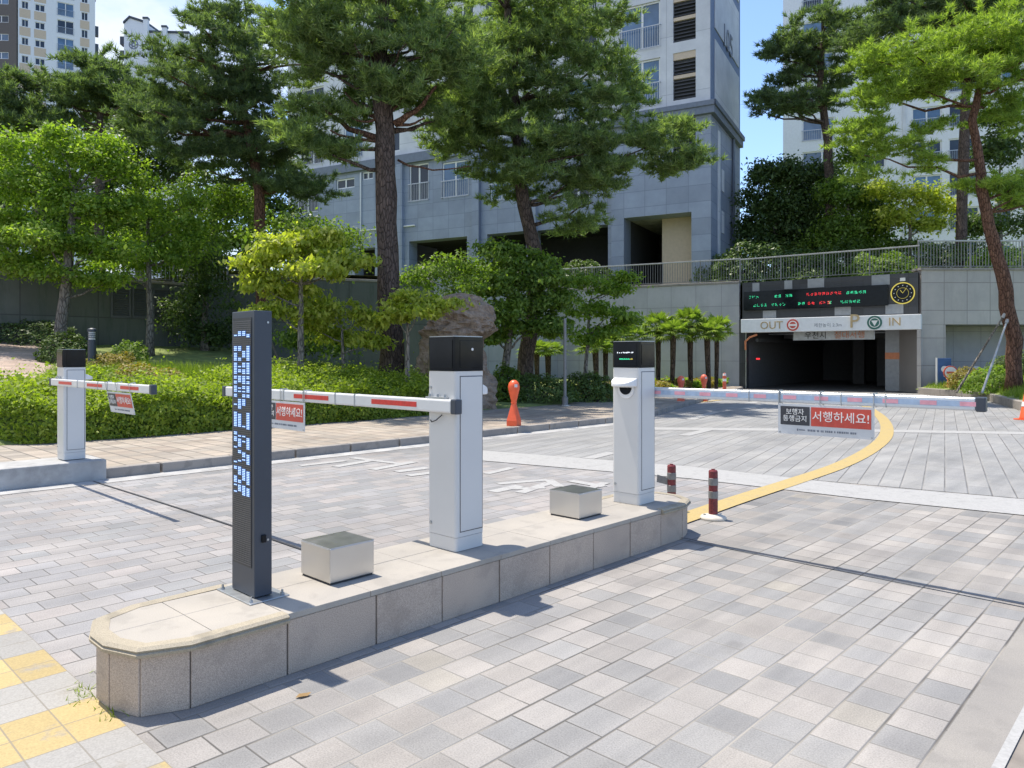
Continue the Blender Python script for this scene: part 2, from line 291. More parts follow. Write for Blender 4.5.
M['grass'] = leaf_mat('grass_blades', [(.10, .16, .02), (.20, .28, .04), (.33, .38, .08)], .4)
M['golden'] = leaf_mat('golden_leaves', [(.16, .13, .03), (.27, .24, .05), (.34, .20, .08)], .3)
M['palm_leaf'] = leaf_mat('palm_fronds', [(.07, .12, .025), (.16, .23, .045), (.30, .37, .09)], .4, .35)
M['dead'] = leaf_mat('dead_leaf', [(.20, .11, .05), (.28, .18, .08), (.33, .22, .10)], .1)
M['led_blue'] = glow('blue_white_led', (.50, .72, 1.0), .95); M['dot_halo_blue'] = glow('blue_dot_halo', (.06, .17, .55), .30); M['led_red'] = glow('red_led', (1.0, .04, .05), .7); M['led_green'] = glow('green_led', (.05, .85, .40), .6); M['led_white'] = glow('white_led', (.85, .9, 1.), .8); M['led_yellow'] = glow('yellow_neon', (.70, .58, .10), .45); M['lamp_on'] = glow('ceiling_lamp', (.85, .92, 1.), 1.6)  # the dim blue one is painted bloom around the column's dots

# ------------------------------------------------------------------ mesh helpers
class MB:
    def __init__(s): s.v = []; s.f = []
    def add(s, vs, fs):
        o = len(s.v); s.v += [tuple(v) for v in vs]; s.f += [tuple(i + o for i in f) for f in fs]; return s
    def box(s, x0, x1, y0, y1, z0, z1):
        return s.add([(x0, y0, z0), (x1, y0, z0), (x1, y1, z0), (x0, y1, z0), (x0, y0, z1), (x1, y0, z1), (x1, y1, z1), (x0, y1, z1)],
                     [(0, 3, 2, 1), (4, 5, 6, 7), (0, 1, 5, 4), (1, 2, 6, 5), (2, 3, 7, 6), (3, 0, 4, 7)])
    def prism(s, poly, z0, z1, caps=True):
        n = len(poly); vs = [(p[0], p[1], z0 if not callable(z0) else z0(p)) for p in poly] + [(p[0], p[1], z1 if not callable(z1) else z1(p)) for p in poly]
        fs = [(i, (i + 1) % n, n + (i + 1) % n, n + i) for i in range(n)]
        if caps: fs += [tuple(range(n - 1, -1, -1)), tuple(range(n, 2 * n))]
        return s.add(vs, fs)
    def sheet(s, poly, z):
        return s.add([(p[0], p[1], z if not callable(z) else z(p)) for p in poly], [tuple(range(len(poly)))])
    def lathe(s, prof, n=20, c=(0, 0, 0), cap=True):
        vs = []; fs = []
        for r, z in prof:
            for k in range(n):
                a = 2 * math.pi * k / n; vs.append((c[0] + r * math.cos(a), c[1] + r * math.sin(a), c[2] + z))
        for i in range(len(prof) - 1):
            for k in range(n): fs.append((i * n + k, i * n + (k + 1) % n, (i + 1) * n + (k + 1) % n, (i + 1) * n + k))
        if cap: fs += [tuple(range(n - 1, -1, -1)), tuple((len(prof) - 1) * n + k for k in range(n))]
        return s.add(vs, fs)
    def tube(s, pts, rads, n=8, cap=True):
        pts = [Vector(p) for p in pts]; vs = []; fs = []
        if not isinstance(rads, (list, tuple)): rads = [rads] * len(pts)
        prev = None
        for i, p in enumerate(pts):
            d = (pts[min(i + 1, len(pts) - 1)] - pts[max(i - 1, 0)]).normalized()
            a = prev if prev is not None else (Vector((1, 0, 0)) if abs(d.x) < .9 else Vector((0, 1, 0)))
            x = (a - d * a.dot(d)).normalized(); y = d.cross(x); prev = x
            for k in range(n):
                q = p + (x * math.cos(2 * math.pi * k / n) + y * math.sin(2 * math.pi * k / n)) * rads[i]; vs.append(q)
        for i in range(len(pts) - 1):
            for k in range(n): fs.append((i * n + k, i * n + (k + 1) % n, (i + 1) * n + (k + 1) % n, (i + 1) * n + k))
        if cap: fs += [tuple(range(n - 1, -1, -1)), tuple((len(pts) - 1) * n + k for k in range(n))]
        return s.add(vs, fs)
    def build(s, name, mat, parent=None, bevel=0, seg=2, smooth=False, loc=None, rot=None):
        me = bpy.data.meshes.new(name); me.from_pydata(s.v, [], s.f); me.update()
        return link(name, me, mat, parent, bevel, seg, smooth, loc, rot)
def link(name, me, mat, parent=None, bevel=0, seg=2, smooth=False, loc=None, rot=None):
    if mat is not None: me.materials.append(M[mat] if isinstance(mat, str) else mat)
    o = bpy.data.objects.new(name, me); COL.objects.link(o)
    if smooth: me.polygons.foreach_set('use_smooth', [True] * len(me.polygons))
    if parent is not None: o.parent = parent
    if loc is not None: o.location = loc
    if rot is not None: o.rotation_euler = rot
    if bevel:
        b = o.modifiers.new('edges', 'BEVEL'); b.width = bevel; b.segments = seg; b.limit_method = 'ANGLE'; b.angle_limit = R(40); b.harden_normals = False
    return o
def np_mesh(name, verts, k):
    """mesh of independent k-gons from an (n*k,3) array"""
    n = len(verts); me = bpy.data.meshes.new(name); me.vertices.add(n); me.vertices.foreach_set('co', np.asarray(verts, np.float32).ravel())
    me.loops.add(n); me.loops.foreach_set('vertex_index', np.arange(n, dtype=np.int32))
    me.polygons.add(n // k); me.polygons.foreach_set('loop_start', np.arange(0, n, k, dtype=np.int32)); me.polygons.foreach_set('loop_total', np.full(n // k, k, np.int32))
    me.update(calc_edges=True); return me
def thing(name, label, cat, loc=(0, 0, 0), rz=0., group=None):
    o = bpy.data.objects.new(name, None); COL.objects.link(o); o.location = loc; o.rotation_euler = (0, 0, rz); o.empty_display_size = .2
    return tag(o, label, cat, group)
def tag(o, label=None, cat=None, group=None, kind=None):
    if label: o['label'] = label
    if cat: o['category'] = cat
    if group: o['group'] = group
    if kind: o['kind'] = kind
    return o
def structure(o): o['kind'] = 'structure'; return o
def copy_tree(o, parent=None):
    c = o.copy(); COL.objects.link(c)
    if parent is not None: c.parent = parent
    for ch in list(o.children): copy_tree(ch, c)
    return c
def text(name, body, size, mat, parent, loc, rot=(R(90), 0, 0), extrude=.002, align='CENTER', sx=1.0):
    cu = bpy.data.curves.new(name, 'FONT'); cu.body = body; cu.size = size; cu.extrude = extrude; cu.align_x = align; cu.align_y = 'CENTER'; cu.resolution_u = 3
    tmp = bpy.data.objects.new(name, cu); me = bpy.data.meshes.new_from_object(tmp); bpy.data.objects.remove(tmp); me.materials.clear(); me.materials.append(M[mat]); o = bpy.data.objects.new(name, me); COL.objects.link(o); o.parent = parent; o.location = loc; o.rotation_euler = rot; o.scale = (sx, 1, 1); return o
def disc(name, r, mat, parent, loc, rot=(R(90), 0, 0), th=.01, n=32, r0=0):
    m = MB()
    if r0:
        m.lathe([(r0, 0), (r, 0), (r, th), (r0, th), (r0, 0)], n, cap=False)
    else: m.lathe([(r, 0), (r, th)], n)
    o = m.build(name, mat, parent); o.location = loc; o.rotation_euler = rot; return o

# ------------------------------------------------------------------ foliage
def unit(n):
    v = rng.normal(size=(n, 3)); return v / np.linalg.norm(v, axis=1)[:, None]
def leaf_quads(centers, normals, size, elong=1.9, droop=.0, jit=.35):
    n = len(centers); d = unit(n); nn = normals + unit(n) * .9; nn /= np.linalg.norm(nn, axis=1)[:, None] + 1e-9
    a = d - (d * nn).sum(1)[:, None] * nn; a /= np.linalg.norm(a, axis=1)[:, None] + 1e-9; a[:, 2] -= droop; b = np.cross(nn, a)
    sz = size * (1 + rng.uniform(-jit, jit, n))[:, None]; a = a * sz * .5; b = b * sz * .5 / elong
    return np.stack([centers - a, centers - a * .05 + b, centers + a, centers - a * .05 - b], 1).reshape(-1, 3)
def broad_crown(blobs, leaf=.11, per=55, dens=9.0, spread=.26, flat=.6, droop=.3):
    """blobs: (centre, (rx, ry, rz)); sprays of leaves set in a shell through each blob"""
    out = []
    more = []
    for c, r in blobs:
        more.append((c, tuple(q * .78 for q in r)))
        for k in range(3):
            d = unit(1)[0]; d[2] = abs(d[2]) * .8 - .25; q = rng.uniform(.38, .62); more.append((tuple(np.array(c) + d * np.array(r) * rng.uniform(.55, .95)), tuple(np.array(r) * q)))
    for c, r in more:
        c = np.array(c); r = np.array(r); area = (r[0] * r[1] + r[0] * r[2] + r[1] * r[2]) * 4.2
        k = max(5, int(area * dens / 6 * 1.55)); d = unit(k); rad = rng.uniform(.2, 1.0, k) ** .5 * rng.choice([1, 1, 1, 1.22], k)
        cc = c + d * r * rad[:, None]; m = rng.integers(int(per * .6), int(per * 1.3), k); idx = np.repeat(np.arange(k), m)
        off = rng.normal(size=(len(idx), 3)) * np.array([spread, spread, spread * flat]) * rng.uniform(.55, 1.35, k)[idx][:, None]
        pos = cc[idx] + off; nrm = d[idx] * .6 + np.array([0, 0, .8]); out.append(leaf_quads(pos, nrm, leaf, droop=droop))
    return np.concatenate(out)
def needle_tufts(centers, dirs, length=.2, width=.022, blades=16):
    n = len(centers); idx = np.repeat(np.arange(n), blades); d = dirs[idx] * .75 + unit(len(idx)) * .85; d /= np.linalg.norm(d, axis=1)[:, None]
    s = unit(len(idx)); s = np.cross(d, s); s /= np.linalg.norm(s, axis=1)[:, None] + 1e-9
    ln = length * rng.uniform(.7, 1.25, len(idx))[:, None]; c = centers[idx] + rng.normal(size=(len(idx), 3)) * length * .12
    return np.stack([c - s * width * .5, c + s * width * .5, c + d * ln], 1).reshape(-1, 3)
def pine_pads(pads, tuft=.2, width=.024, blades=16, dens=34):
    """each pad is a fan of twigs carrying needle tufts that point outwards and up, with gaps between the twigs"""
    C_, D_ = [], []
    for c, r in pads:
        c = np.array(c); r = np.array(r); nt_ = max(5, int(r[0] * r[1] * dens * .30)); a0 = rng.uniform(0, 6.28)
        for i in range(nt_):
            a = a0 + i * 2.4 + rng.normal(0, .3); q1 = rng.uniform(.45, 1.25); q0 = rng.uniform(0, .45) * q1; m = max(3, int((q1 - q0) * r[0] / (tuft * .42))); f = np.linspace(0, 1, m); q = q0 + (q1 - q0) * f
            z0 = rng.uniform(-.75, .9) * r[2]; z = z0 + (q ** 2) * rng.uniform(-.35, .45) * r[2] * 1.3
            p = c + np.stack([np.cos(a) * q * r[0], np.sin(a) * q * r[1], z], 1) + rng.normal(size=(m, 3)) * .03
            C_.append(p); D_.append(np.stack([np.cos(a) * (.25 + .5 * f), np.sin(a) * (.25 + .5 * f), .55 + .35 * f], 1))
    return needle_tufts(np.concatenate(C_), np.concatenate(D_), tuft * 1.15, width * 1.35, int(blades * 1.1))
def limb_mesh(m, a, b, r0, r1, sag=.12, n=5, wig=.08, sides=7):
    a, b = Vector(a), Vector(b); L_ = (b - a).length; pts = []; rr = []
    for i in range(n + 1):
        f = i / n; p = a.lerp(b, f); p.z += -sag * L_ * 4 * f * (1 - f)
        if 0 < i < n: p += Vector((random.uniform(-1, 1), random.uniform(-1, 1), random.uniform(-1, 1))) * wig * L_ * .5
        pts.append(p); rr.append(r0 + (r1 - r0) * f)
    m.tube(pts, rr, sides)
def pad_region(regs, Y, rx=(.55, 1.0), flat=.32, dj=1.0):
    """regions given as (px, py, half width, half height, count) at distance Y -> list of pads"""
    res = []
    for (cx, cy, hw, hh, n) in regs:
        for k in range(int(n * 1.12 + .5)):
            a = random.uniform(0, 2 * math.pi); q = math.sqrt(random.random()); dy = random.uniform(-1, 1) * dj * hw / F * Y
            c = at(cx + math.cos(a) * q * hw, cy + math.sin(a) * q * hh, Y); c.y += dy
            r = random.uniform(*rx); res.append((tuple(c), (r * random.uniform(.8, 1.2), r * random.uniform(.8, 1.2), r * flat)))
    return res
def make_tree(name, label, cat, trunk_pts, trunk_r, crown_verts, k, mat, bark, limb_targets=(), limb_r=.06, group=None, crown_name='crown', sag=.06):
    base = Vector(trunk_pts[0]); t = thing(name, label, cat, base, 0, group); mi = Matrix.Translation(-base)
    tp = [mi @ Vector(p) for p in trunk_pts]; m = MB()
    # subdivide the trunk a little so that it is not a stack of straight pieces
    pts, rr = [], []
    for i in range(len(tp) - 1):
        for j in range(3):
            f = j / 3; p = tp[i].lerp(tp[i + 1], f)
            if j: p += Vector((random.uniform(-1, 1), random.uniform(-1, 1), 0)) * trunk_r[i] * .25
            pts.append(p); rr.append((trunk_r[i] + (trunk_r[i + 1] - trunk_r[i]) * f) * random.uniform(.94, 1.06))
    pts.append(tp[-1]); rr.append(trunk_r[-1]); rr[0] *= 1.25
    m.tube(pts, rr, 12); m.build('trunk', bark, t, smooth=True)
    if len(limb_targets):
        lm = MB()
        lt = list(limb_targets); random.shuffle(lt)
        for c in lt[:26]:
            c = mi @ Vector(c); best = min(range(len(pts)), key=lambda i: (pts[i] - c).length + max(0, pts[i].z - c.z + .4) * 1.5)
            limb_mesh(lm, pts[best], c, min(limb_r, rr[best] * .6), limb_r * .22, sag)
        lm.build('limbs', bark, t, smooth=True)
    cv = np.asarray(crown_verts) - np.array(base)
    link(crown_name, np_mesh(crown_name, cv, k), mat, t)
    return t
# ================================================================== SETTING
def lerp(a, b, f): f = max(0., min(1., f)); return a + (b - a) * f
def kerb_t(s): return lerp(-10.2, -16.4, (s - 15.5) / 18.5)
def bed_t(s): return lerp(-14.0, -17.4, (s - 16.5) / 17.5)
def hz(s, t):
    d = max(0., bed_t(s) - t); sl = lerp(.12, .03, (s - 14) / 7.); z = .13 + d * sl
    return z + (.05 * math.sin(s * 1.3 + t) * min(1, d))
structure(MB().sheet([(-500, -200), (500, -200), (500, 800), (-500, 800)], -.012).build('ground', 'asphalt'))
def lane_sheet(name, mat, poly, z):                   # poly in (t, s): the sheet's own axes follow the lanes
    return structure(MB().sheet(poly, z).build(name, mat, loc=(0, 0, 0), rot=(0, 0, ANG)))
def ground_st(px, py): Y = EYE * F / (py - HY); v = Vector(((px - CX) / F * Y, Y, 0)); s, t = st(v); return (t, s)
# inner (left) lane, outer (right) lane and the forecourt beyond the white band
b0, b1 = ground_st(485, 451), ground_st(1024, 499)
def band_s(t): return b0[1] + (b1[1] - b0[1]) * (t - b0[0]) / (b1[0] - b0[0])
lane_sheet('road', 'lane', [(-3.6, 1.15), (-.79, 1.15), (-.79, 40), (-3.6, 40)], 0.0)
lane_sheet('road', 'lane2', [(-19, 1.15), (-3.6, 1.15), (-3.6, 40), (-19, 40)], 0.0)
lane_sheet('forecourt', 'plaza', [(-18.5, 38), (-10.15, band_s(-10.15)), (-3.0, band_s(-3.0)), (6, band_s(6)), (14, 12), (14, 38)], 0.004)
lane_sheet('painted_paving', 'strip', [(-9.8, -1.2), (-.79, -1.2), (-.79, 1.15), (-9.8, 1.15)], 0.004)
lane_sheet('gutter', 'gutter', [(-.79, -2), (-.60, -2), (-.60, 8.5), (-.79, 8.5)], 0.004)
lane_sheet('road_marking', 'white_line', [(-.60, -2), (-.562, -2), (-.562, 6.0), (-.60, 6.0)], 0.004)
def px_poly(pts): return [ground_st(*p) for p in pts]
lane_sheet('road_marking', 'white_line', px_poly([(470, 450), (690, 467), (860, 486), (1040, 501), (1300, 523), (1300, 544), (1040, 517.5), (860, 499), (690, 479), (470, 460)]), 0.008)
lane_sheet('road_marking', 'white_line', px_poly([(640, 427.5), (860, 429.5), (1040, 432.5), (1300, 436.8), (1300, 439.3), (1040, 435), (860, 432), (640, 430)]), 0.008)
# yellow guiding line that swings from the island to the garage
cl = [ground_st(*p) for p in [(655, 529), (690, 517), (730, 503), (760, 493), (800, 480), (840, 466), (868, 452), (884, 439), (887, 429), (884, 421), (877, 414), (862, 405), (840, 398.5)]]
def ribbon(pts, wd):
    a, b = [], []
    for i, p in enumerate(pts):
        q0, q1 = Vector(pts[max(0, i - 1)]), Vector(pts[min(len(pts) - 1, i + 1)]); d = (q1 - q0).normalized(); n = Vector((-d.y, d.x))
        a.append((p[0] + n.x * wd / 2, p[1] + n.y * wd / 2)); b.append((p[0] - n.x * wd / 2, p[1] - n.y * wd / 2))
    return a, b
def smooth_line(pts, k=5):
    o = []
    for i in range(len(pts) - 1):
        p0, p1, p2, p3 = (Vector(pts[max(0, min(len(pts) - 1, j))]) for j in (i - 1, i, i + 1, i + 2))
        for q in range(k):
            f = q / k; o.append(tuple(.5 * ((2 * p1) + (p2 - p0) * f + (2 * p0 - 5 * p1 + 4 * p2 - p3) * f * f + (3 * p1 - p0 - 3 * p2 + p3) * f ** 3)))
    return o + [tuple(pts[-1])]
def ribbon_sheet(name, mat, pts, wd, z, smooth=True):
    a, b = ribbon(smooth_line(pts) if smooth else pts, wd); m = MB()
    for i in range(len(a) - 1): m.sheet([b[i], b[i + 1], a[i + 1], a[i]], z)
    return structure(m.build(name, mat, rot=(0, 0, ANG)))
ribbon_sheet('road_marking', 'yellow_line', cl, .25, .012)
for q, wd in (([(588, 459), (612, 453)], .2), ([(684, 436), (713, 429)], .22), ([(690, 420), (716, 412)], .25), ([(742, 409.5), (757, 406.5)], .3), ([(748, 404), (760, 401)], .3)):
    ribbon_sheet('road_marking', 'white_line', [ground_st(*p) for p in q], wd, .010, False)
ribbon_sheet('road_marking', 'yellow_line', [ground_st(*p) for p in [(620, 411.5), (650, 407.5), (690, 403.5), (745, 397.5)]], .2, .010, False)
zl = .0042
# worn road lettering on the inner lane: strokes only, as faded as in the photograph
for a, b, wd in [((492, 492), (520, 486), .16), ((498, 484), (548, 480), .13), ((505, 489), (545, 488), .12), ((520, 493), (550, 483), .14), ((548, 480), (560, 487), .13), ((486, 474), (512, 468), .13),
                 ((300, 466), (345, 461), .14), ((335, 467), (375, 460), .16), ((372, 470), (414, 462), .16), ((352, 458), (400, 464), .13), ((396, 472), (428, 468), .18), ((408, 476), (432, 473), .16), ((570, 481), (604, 487), .14), ((585, 490), (606, 483), .12)]:
    zl += .0002; ribbon_sheet('road_marking', 'faded_line', [ground_st(*a), ground_st(*b)], wd, zl, False)
# saw cuts of the buried loop cables
ribbon_sheet('cable_slot', 'black_text', [(-10.1, 3.12), (-7, 3.17), (-3.95, 3.15)], .022, .009); ribbon_sheet('cable_slot', 'black_text', [(-3.27, 5.56), (-2, 5.53), (-.4, 5.50)], .022, .016)

# sidewalk and kerb along the inner lane
ss = [-6, 0, 4, 8, 12, 15.5, 18, 22, 27, 34]
m = MB(); k = MB()
for a, b in zip(ss[:-1], ss[1:]):
    m.sheet([(kerb_t(a) - .16, a), (kerb_t(b) - .16, b), (bed_t(b) - .3, b), (bed_t(a) - .3, a)], .13)
a = -6.0
while a < 33:
    b = a + .98; o = 0.01
    k.prism([(kerb_t(a), a), (kerb_t(b - o), b - o), (kerb_t(b - o) - .16, b - o), (kerb_t(a) - .16, a)][::-1], -.01, .135); a += 1.0
structure(m.build('sidewalk', 'side', rot=(0, 0, ANG))); structure(k.build('kerb', 'kerb', rot=(0, 0, ANG), bevel=.015))
lane_sheet('gutter', 'concrete', [(-10.2, -6), (-9.85, -6), (-9.85, 15.5), (-10.2, 15.5)], .005)
# planted bank rising behind it
m = MB(); gs = np.linspace(-10, 40, 51); 
cols = [0, .4, 1, 2, 3, 4.5, 6, 8, 10, 13, 17, 22, 30]
for s in gs:
    for d in cols: t = bed_t(s) - d; m.v.append((t, s, hz(s, t) + (.0 if d else -.02)))
nc = len(cols)
for i in range(len(gs) - 1):
    for j in range(nc - 1): m.f.append((i * nc + j, (i + 1) * nc + j, (i + 1) * nc + j + 1, i * nc + j + 1))
structure(m.build('garden_bank', 'turf', rot=(0, 0, ANG), smooth=True))
# path climbing at the far left
m = MB(); rows = [(-17, 4.2), (-18.5, 4.9), (-20, 5.5), (-22, 6.2), (-24, 6.9), (-26, 7.5), (-28, 8.1), (-31, 8.6)]
for (t0, s0), (t1, s1) in zip(rows[:-1], rows[1:]):
    for c in range(6):
        q = lambda t, s, f: (t, s - 9 * f, hz(s - 9 * f, t) + .05)
        m.add([q(t0, s0, c / 6), q(t0, s0, (c + 1) / 6), q(t1, s1, (c + 1) / 6), q(t1, s1, c / 6)], [(0, 1, 2, 3)])
structure(m.build('garden_path', 'path', rot=(0, 0, ANG)))
# bed at the right of the garage approach
RB = [(16.9, 29.6), (17.0, 26.6), (14.5, 21.0), (13.6, 17.6), (20, 12), (34, 20), (34, 31.2), (17.3, 31.2)]
def rbz(x, y): d = min(4., max(0., (x - 14.3) * .75 - (26.6 - y) * -.12)); return .2 + .2 * max(0., min(3.4, (x - 15.2 - .42 * (y - 23)) if y > 17 else x - 14))
m = MB()
xs, ys = np.linspace(13.6, 32, 24), np.linspace(13, 31.2, 22)
def edge_x(y): return 17.0 if y > 26.6 else (14.5 + (y - 21) / 5.6 * 2.5 if y > 21 else 13.6 + max(0, (y - 17.6)) / 3.4 * .9 if y > 17.6 else 13.6 + (17.6 - y) * 1.1)
g = []
for y in ys:
    for f in np.linspace(0, 1, 20) ** 1.5: x = edge_x(y) + f * (32 - edge_x(y)); m.v.append((x, y, .22 + .85 * min(1, (x - edge_x(y)) / 3.2) + .04 * math.sin(x * 2 + y * 1.7)))
for i in range(len(ys) - 1):
    for j in range(19): m.f.append((i * 20 + j, i * 20 + j + 1, (i + 1) * 20 + j + 1, (i + 1) * 20 + j))
structure(m.build('garden_mound', 'turf', smooth=True))
k = MB(); ey = [13, 15, 16.5, 17.6, 18.7, 19.8, 21, 22.1, 23.2, 24.3, 25.4, 26.6, 28, 29.4, 31]
for a, b in zip(ey[:-1], ey[1:]): b -= .012; k.prism([(edge_x(a), a), (edge_x(a) + .2, a), (edge_x(b) + .2, b), (edge_x(b), b)], -.01, .27)
structure(k.build('kerb', 'kerb', bevel=.02))
# walkway slab under the viewpoint, right of the outer lane
lane_sheet('walkway', 'soil_path', [(-.60, -3), (12, -3), (12, 9.0), (-.60, 9.0)], -.004)

# ================================================================== TRAFFIC ISLAND
IC = (3.5, -3.6)
isl = thing('traffic_island', 'long raised granite island with worn yellow stone rim at both rounded ends', 'traffic island', P(*IC), ANG)
def il(t, s): return (t - IC[1], s - IC[0])
tl, tr_ = -3.935, -3.265
near = [(tr_, 1.40), (-3.345, 1.215), (-3.52, 1.15), (-3.68, 1.15), (-3.855, 1.215), (tl, 1.40)]
far = [(tl, 5.58), (-3.855, 5.80), (-3.70, 5.90), (-3.50, 5.90), (-3.345, 5.80), (tr_, 5.58)]
def inset(poly, d, c=(-3.6, None)):
    o = []
    for i, p in enumerate(poly):
        a, b = Vector(poly[i - 1]), Vector(poly[(i + 1) % len(poly)]); e1 = (Vector(p) - a).normalized(); e2 = (b - Vector(p)).normalized()
        n1, n2 = Vector((-e1.y, e1.x)), Vector((-e2.y, e2.x)); n = (n1 + n2); n = n / max(.2, n.dot(n1)) ; o.append((p[0] + n.x * d, p[1] + n.y * d))
    return o
outline = (near + far)[::-1]                            # counter-clockwise in (t, s)
area = sum(outline[i - 1][0] * outline[i][1] - outline[i][0] * outline[i - 1][1] for i in range(len(outline)))
if area < 0: outline = outline[::-1]
core = inset(outline, .012)
MB().prism([il(*p) for p in core], 0, .296).build('bedding_mortar', 'kerb_dark', isl)
seams = [1.40, 1.872, 2.40, 2.87, 3.35, 3.84, 4.33, 4.80, 5.24, 5.58]
m = MB()
for sd in (tr_, tl):
    for a, b in zip(seams[:-1], seams[1:]):
        o = random.uniform(-.002, .002); q = -.03 if sd == tr_ else .03; x0, x1 = sorted((sd + o, sd + q)); A, B = il(x0, a + .004), il(x1, b - .004); m.box(A[0], B[0], A[1], B[1], 0, .266)
for seq in (near, far):
    for p, q in zip(seq[:-1], seq[1:]):
        p, q = Vector(p), Vector(q); d = (q - p).normalized(); n = Vector((d.y, -d.x)); c = Vector((-3.6, 3.5))
        if n.dot(c - p) < 0: n = -n
        a, b = p + d * .004, q - d * .004; m.prism([il(*a), il(*b), il(*(b + n * .03)), il(*(a + n * .03))], 0, .262)
m.build('facing_stones', 'granite', isl, bevel=.003, seg=1)
m = MB(); cs = [1.872, 2.36, 2.86, 3.36, 3.84, 4.33, 4.80, 5.24]
for i, (a, b) in enumerate(zip(cs[:-1], cs[1:])):
    for x0, x1 in ((tl - .004, -3.66), (-3.66, tr_ + .004)):
        A, B = il(x0 + .0015, a + .0015), il(x1 - .0015, b - .0015); m.box(A[0], B[0], A[1], B[1], .269, .300 + random.uniform(-.0008, .0008))
ins = inset(outline, .0485)
def half(poly, keep): return [p for p in poly if keep(p)]
nz_ = [p for p in ins if p[1] < 1.6]; fz_ = [p for p in ins if p[1] > 5.3]
def order(ps, cy): return sorted(ps, key=lambda p: math.atan2(p[1] - cy, p[0] + 3.6))
nn = order(nz_ + [(tl + .055, 1.868), (tr_ - .055, 1.868)], 1.6); ff = order(fz_ + [(tl + .055, 5.245), (tr_ - .055, 5.245)], 5.4)
def split(poly, cut):                                   # split an island-top polygon at t = cut
    L_, R_ = [], []
    for i, p in enumerate(poly):
        q = poly[(i + 1) % len(poly)]; (L_ if p[0] <= cut else R_).append(p)
        if (p[0] - cut) * (q[0] - cut) < 0: f = (cut - p[0]) / (q[0] - p[0]); z = p[1] + (q[1] - p[1]) * f; L_.append((cut - .0015, z)); R_.append((cut + .0015, z))
    return L_, R_
for pl in (nn, ff):
    for h in [[(y, x) for x, y in hh] for g_ in split(pl, -3.62) for hh in split([(y, x) for x, y in g_], 1.52 if pl is nn else 5.5)]: m.prism([il(*p) for p in h], .269, .300)
m.build('cap_slabs', 'capstone', isl, bevel=.0015, seg=1)
for seq, ext in ((near, 1.868), (far, 5.245)):
    m = MB(); seq = [(seq[0][0], ext)] + seq + [(seq[-1][0], ext)]
    rings = []
    for off, z in ((-.05, .302), (.010, .304), (.026, .292), (.020, .282), (.030, .276), (.026, .262), (.004, .258)):
        ring = []
        for i, p in enumerate(seq):
            p = Vector(p); a = Vector(seq[max(0, i - 1)]); b = Vector(seq[min(len(seq) - 1, i + 1)])
            e1 = (p - a).normalized() if i else (b - p).normalized(); e2 = (b - p).normalized() if i < len(seq) - 1 else e1
            n1, n2 = Vector((e1.y, -e1.x)), Vector((e2.y, -e2.x)); n = n1 + n2; n /= max(.2, n.dot(n1)); c = Vector((-3.6, 3.5))
            if n.dot(p - c) < 0: n = -n
            qv = p + n * off; ring.append((*il(*qv), z + random.uniform(-.001, .001)))
        rings.append(ring)
    o = len(m.v); w_ = len(seq)
    for r in rings: m.v += r
    for i in range(len(rings) - 1):
        for j in range(w_ - 1): m.f.append((o + i * w_ + j, o + i * w_ + j + 1, o + (i + 1) * w_ + j + 1, o + (i + 1) * w_ + j))
    m.f.append(tuple(o + i * w_ for i in range(len(rings)))); m.f.append(tuple(o + i * w_ + w_ - 1 for i in range(len(rings) - 1, -1, -1)))
    m.build('moulded_lip', 'lip', isl)
TOP = .300

# ================================================================== LED COLUMN
lc = thing('led_display_column', 'slim charcoal column with a vertical blue-white dot display, standing on the near end of the island', 'display column', P(1.905, -3.69, TOP), ANG)
MB().box(-.123, .123, -.049, .049, .012, 1.49).build('housing', 'dark_coat', lc, bevel=.004)
m = MB()
for k in range(118): z = .17 + k * .0108; m.box(-.104, .092, -.0535, -.0512, z, z + .006)
pn = MB().box(-.108, .096, -.0515, -.0492, .16, 1.455).build('display_panel', 'panel_dark', lc); m.build('louvre_slats', 'slit', pn)
G = ["0000", "1110", "0010", "0110", "1111"]
glyph = ["0000 0000 0110 0110 1111 0001 0000 0000 0000 0000 0000", "1101 1101 1101 0011 1011 1011 1011 1101 1101 0000", "1011 1011 1111 1001 1111 1111 1011 0000 1111", "1111 0110 1111 1011 0000 1011 1111 1001 1111 0000",
         "1011 1011 0000 0110 0110 0110 1110 0100 0100 0000 0000", "1001 1101 1101 1101 1101 1101 1101 1101 1111 0001 0000 0000", "1000 1000 0110 1001 1101 1111 0101 0101 0101 1001 0000",
         "0100 0110 0011 0011 0001 0011 0101 1001 0000 0000", "1100 1110 0111 0111 0111 0011 1011 1011 1101 1101 0000", "1110 0111 0111 0111 1011 0011 0000 0000"]
rows_ = " ".join(glyph).split(); m = MB(); m9 = MB(); z = 1.395; dz = (1.395 - .50) / len(rows_)
for r in rows_:
    for c, ch in enumerate(r):
        if ch == '1':
            x = -.080 + c * .046
            for q in (0, .0155): m.box(x + q - .0042, x + q + .0045, -.0560, -.0543, z + dz * .25, z + dz * .72)
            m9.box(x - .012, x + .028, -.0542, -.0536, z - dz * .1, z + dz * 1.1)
    z -= dz
m.build('dot_pattern', 'led_blue', pn); m9.build('dot_halo_pattern', 'dot_halo_blue', pn)  # second mesh: blue glow added behind the dots to imitate their bloom
m = MB().box(-.185, .185, -.105, .115, 0, .008); bp_ = m.build('base_plate', 'galv', lc, bevel=.002)
for x in (-.155, .155):
    for y in (-.085, .09): MB().lathe([(.011, .006), (.011, .018), (.006, .018), (.006, .034)], 8, (x, y, 0)).build('bolt', 'galv', bp_)
MB().box(-.006, .006, -.012, .012, .29, .33).build('door_latch', 'black_gloss', lc, loc=(.128, 0, 0), bevel=.003)
